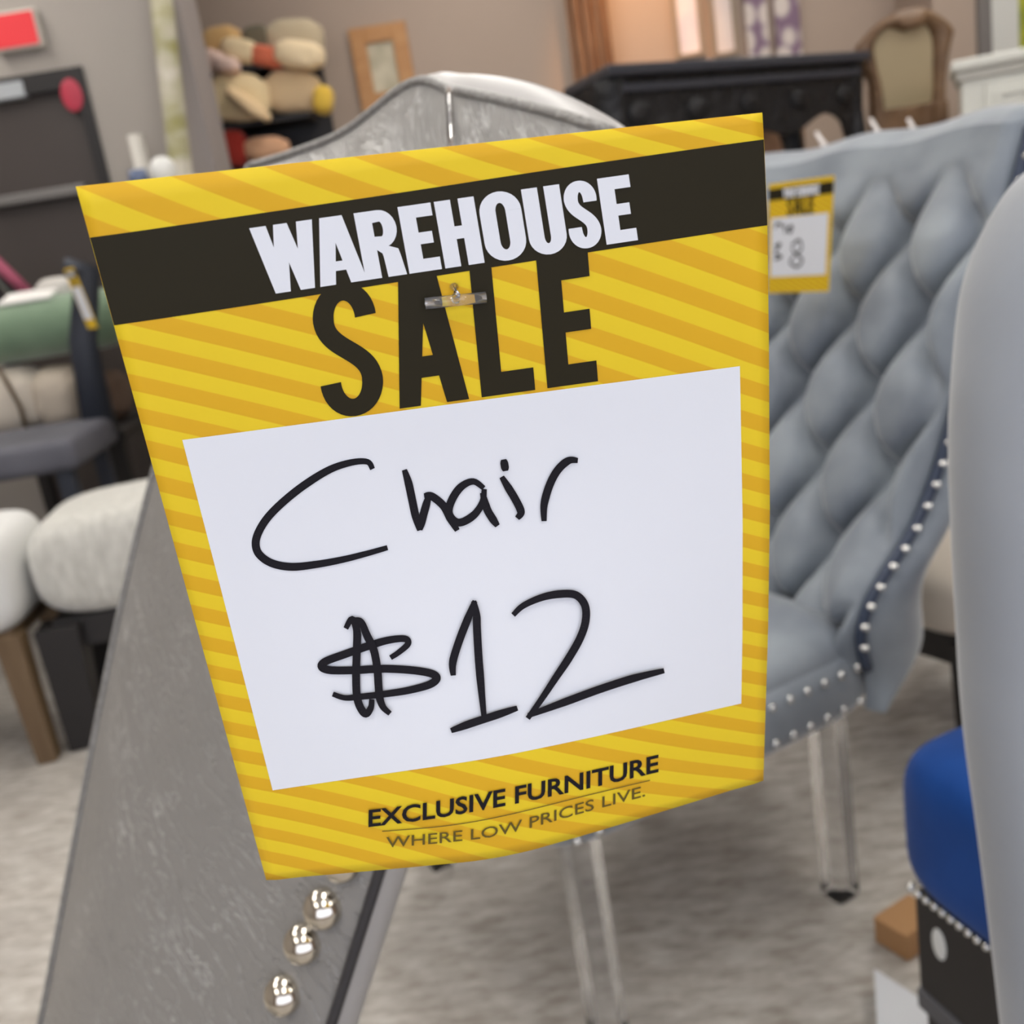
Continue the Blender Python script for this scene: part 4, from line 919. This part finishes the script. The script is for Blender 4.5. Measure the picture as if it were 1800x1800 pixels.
MB().prism([CM @ Vector(q) for q in ((.03, .05, zt_-.30), (A3l.x*.85, dpt-.02, zt_-.30), (A3l.x*.85+.02, dpt-.01, zt_-.30), (.05, .06, zt_-.30))], (0, 0, .263)).build('side_apron', m_ebony, ct)
for (x, y) in ((.06, .07), (wid-.06, .07), (wid-.06, dpt-.05), (A3l.x*.8+.03, dpt-.05)):
    pts = [(x, y, zt_-.04), (x, y, zt_-.2), (x-.0, y-.02, zt_-.34), (x, y, zt_-.55), (x, y+.0, .5), (x, y, .12), (x, y-.02, 0)]
    MB().tube([CM @ Vector(q) for q in spline(pts, 5)], [lerp(.06, .032, min(1, k/14)) for k in range(len(spline(pts, 5)))], 12).build('leg', m_ebony, ct, smooth=True)
# brown wooden bench under it and carton
c = WY(1400, 250, 4.5)
wb = thing('wooden_chest', 'brown wooden chest seen below the black carved table', 'chest', (c.x, 4.9, 0))
MB().box((c.x-.34, 4.75, .02), (c.x+.12, 5.1, WY(1400, 205, 4.5).z)).build('body', mat('warm_brown_wood', (150, 116, 92), .5, var=(112, 82, 62), vscale=7), wb, bevel=.01)
MB().box((c.x-.36, 4.73, WY(1400, 205, 4.5).z), (c.x+.14, 5.12, WY(1400, 205, 4.5).z+.02)).build('lid', mat('dark_brown_wood', (86, 62, 46), .5), wb, bevel=.005)

# ================================================================== ARCHED WOODEN DRESSER MIRROR
YM = 4.3
def ml(px, py): q_ = WY(px, py, YM); return q_
m_carv = mat('carved_walnut', (128, 100, 74), .42, var=(92, 68, 48), vscale=10, bump=('noise', 22, .5, .03))
c = ml(1592, 120); s_px = YM/1800*1.03
out_px = [(1532, 238), (1530, 150), (1518, 128), (1506, 88), (1520, 66), (1546, 40), (1582, 18), (1622, 14), (1654, 30), (1676, 52), (1672, 72), (1664, 110), (1660, 175), (1664, 238)]
inn_px = [(1556, 200), (1549, 150), (1541, 116), (1536, 84), (1546, 62), (1564, 50), (1592, 56), (1600, 46), (1618, 40), (1634, 54), (1640, 80), (1640, 116), (1640, 160), (1634, 200)]
mm = thing('dresser_mirror', 'arched carved brown wooden dresser mirror right of the black table', 'mirror', (c.x, YM, ml(1600, 238).z))
o3 = [Vector(q) for q in spline([tuple(ml(*q)) for q in out_px], 3)]; i3 = [Vector(q) for q in spline([tuple(ml(*q)) for q in inn_px], 3)]
mb = MB(); n = len(o3); sec = [(0, 0), (.25, -.025), (.6, -.04), (.9, -.02), (1, .0)]
for k in range(n): 
    pass
vs = []; 
for k in range(n):
    for (t, y) in sec: q_ = i3[k].lerp(o3[k], t); vs.append(q_ + Vector((0, y, 0)))
    vs.append(o3[k] + Vector((0, .03, 0))); vs.append(i3[k] + Vector((0, .03, 0)))
m_ = len(sec) + 2; fs = [(k*m_+j, k*m_+(j+1) % m_, (k+1)*m_+(j+1) % m_, (k+1)*m_+j) for k in range(n-1) for j in range(m_)]
mb.add(vs, fs); mb.build('frame', m_carv, mm, smooth=True)
MB().prism([q + Vector((0, .004, 0)) for q in i3], (0, .012, 0)).build('mirror_glass', mat('aged_mirror', (196, 182, 150), .28, metal=.55), mm)
c_ = ml(1545, 190); MB().box((ml(1540, 185).x, YM-.03, ml(1590, 240).z), (ml(1662, 185).x, YM+.03, ml(1590, 188).z)).build('bottom_rail', m_carv, mm, bevel=.008)
cr = ml(1598, 30); MB().sphere((cr.x, YM-.035, cr.z-.02), (.055, .02, .03)).build('crest_carving', m_carv, mm, smooth=True)
zt2 = ml(1590, 238).z
dr_ = thing('dresser', 'dark brown wooden dresser standing under the arched mirror', 'dresser', (c.x, YM+.1, 0))
xa, xb = ml(1540, 230).x, ml(1668, 230).x
MB().box((xa, YM-.2, .04), (xb, YM+.25, zt2-.03)).build('body', mat('dark_walnut', (78, 54, 40), .5, var=(100, 72, 54), vscale=9), dr_, bevel=.006)
MB().box((xa-.02, YM-.22, zt2-.03), (xb+.02, YM+.27, zt2-.001)).build('top', m_carv, dr_, bevel=.006)
for k in range(3):
    for j in range(2):
        x0 = lerp(xa, xb, k/3)+.015; x1 = lerp(xa, xb, (k+1)/3)-.015; z1 = zt2-.06-.3*j
        dw = MB().box((x0, YM-.215, z1-.26), (x1, YM-.2005, z1)).build('drawer', mat('walnut_drawer', (120, 88, 66), .5, var=(88, 62, 46), vscale=9), dr_, bevel=.004)
        MB().sphere(((x0+x1)/2, YM-.225, z1-.13), .014, 10, 6).build('knob', mat('brass_knob', (180, 150, 90), .3, metal=1), dw, smooth=True)
# clear plastic seat backs / price sticks sticking up above the velvet chair
YS = 2.7
m_wp0 = mat('white_lacquer', (220, 214, 210), .4)
sr = thing('spindle_rack', 'thin white spindles sticking up just behind the top of the velvet chair', 'rack', (WY(1540, 240, YS).x, YS, 0))
fx = WY(1445, 262, YS).x; gx = WY(1615, 240, YS).x
MB().box((fx-.03, YS-.06, 0), (gx+.05, YS+.06, .04)).build('base', m_wp0, sr, bevel=.004)
for (tx, ty, bx, by) in ((1434, 232, 1462, 275), (1530, 208, 1556, 255), (1596, 208, 1618, 250)):
    a = WY(tx, ty, YS); b_ = WY(bx, by, YS); d_ = b_ - a; f_ = a + d_*.9*((a.z - .04)/-d_.z)*1.0
    MB().tube([a, b_, Vector((b_.x + .02, YS, .9)), Vector((b_.x + .02, YS, .035))], [.004, .010, .010, .010], 8).build('spindle', m_wp0, sr, smooth=True)

# ================================================================== WHITE CABINET far right
YC = 3.6
m_wp = mat('white_paint', (208, 208, 200), .5)
xa = WY(1692, 200, YC).x; xb = xa + .95; zt3 = WY(1740, 98, YC).z
RC = Matrix.Translation(Vector((xa, YC, 0))) @ Matrix.Rotation(-.42, 4, 'Z')
wc = thing('white_cabinet', 'white painted cabinet with moulded panel at the right behind the velvet chair', 'cabinet', (xa, YC, 0), rz=-.42)
MB().box((0, 0, .02), (.95, .42, zt3-.06)).build('body', m_wp, wc, bevel=.004, M=RC)
MB().box((-.03, -.03, zt3-.035), (.98, .45, zt3)).build('top', m_wp, wc, bevel=.01, M=RC)
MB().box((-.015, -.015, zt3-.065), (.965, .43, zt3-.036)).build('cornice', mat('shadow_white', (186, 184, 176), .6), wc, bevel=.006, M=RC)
for k in range(2):
    x0 = .07 + k*.43; x1 = x0 + .38; z1 = zt3 - .085; z0_ = zt3 - .62
    dw = MB().box((x0, -.014, z0_), (x1, -.0005, z1)).build('door', m_wp, wc, bevel=.003, M=RC)
    f = MB()
    for (p_, q_) in (((x0+.03, z0_+.03), (x1-.03, z0_+.045)), ((x0+.03, z1-.045), (x1-.03, z1-.03)), ((x0+.03, z0_+.045), (x0+.045, z1-.045)), ((x1-.045, z0_+.045), (x1-.03, z1-.045))):
        f.box((p_[0], -.022, p_[1]), (q_[0], -.0142, q_[1]))
    vs_ = [RC @ v for v in f.v]
    o_ = MB(); o_.v = vs_; o_.f = f.f
    inv = wc.matrix_basis.inverted(); oo = obj('panel_moulding', [inv @ v for v in vs_], f.f, m_wp, dw)

# ================================================================== CREAM CHAIR behind, lower right
pc = WZ(1712, 1348, 0) + Vector((.88, .47, 0))*.19 + Vector((-.47, .88, 0))*.19
box_chair('cream_chair', 'cream upholstered chair with black legs between the velvet chair and the pale grey chair', place(pc.x, pc.y, 0, .49), .46, .46, .39, .135, m_cream, m_black, back=(.93, .03), apron=.05, legw=.05)

for o in list(COL.objects):
    if o.type == 'MESH' and o.parent is None and 'label' not in o and 'kind' not in o: print('UNLABELLED', o.name)
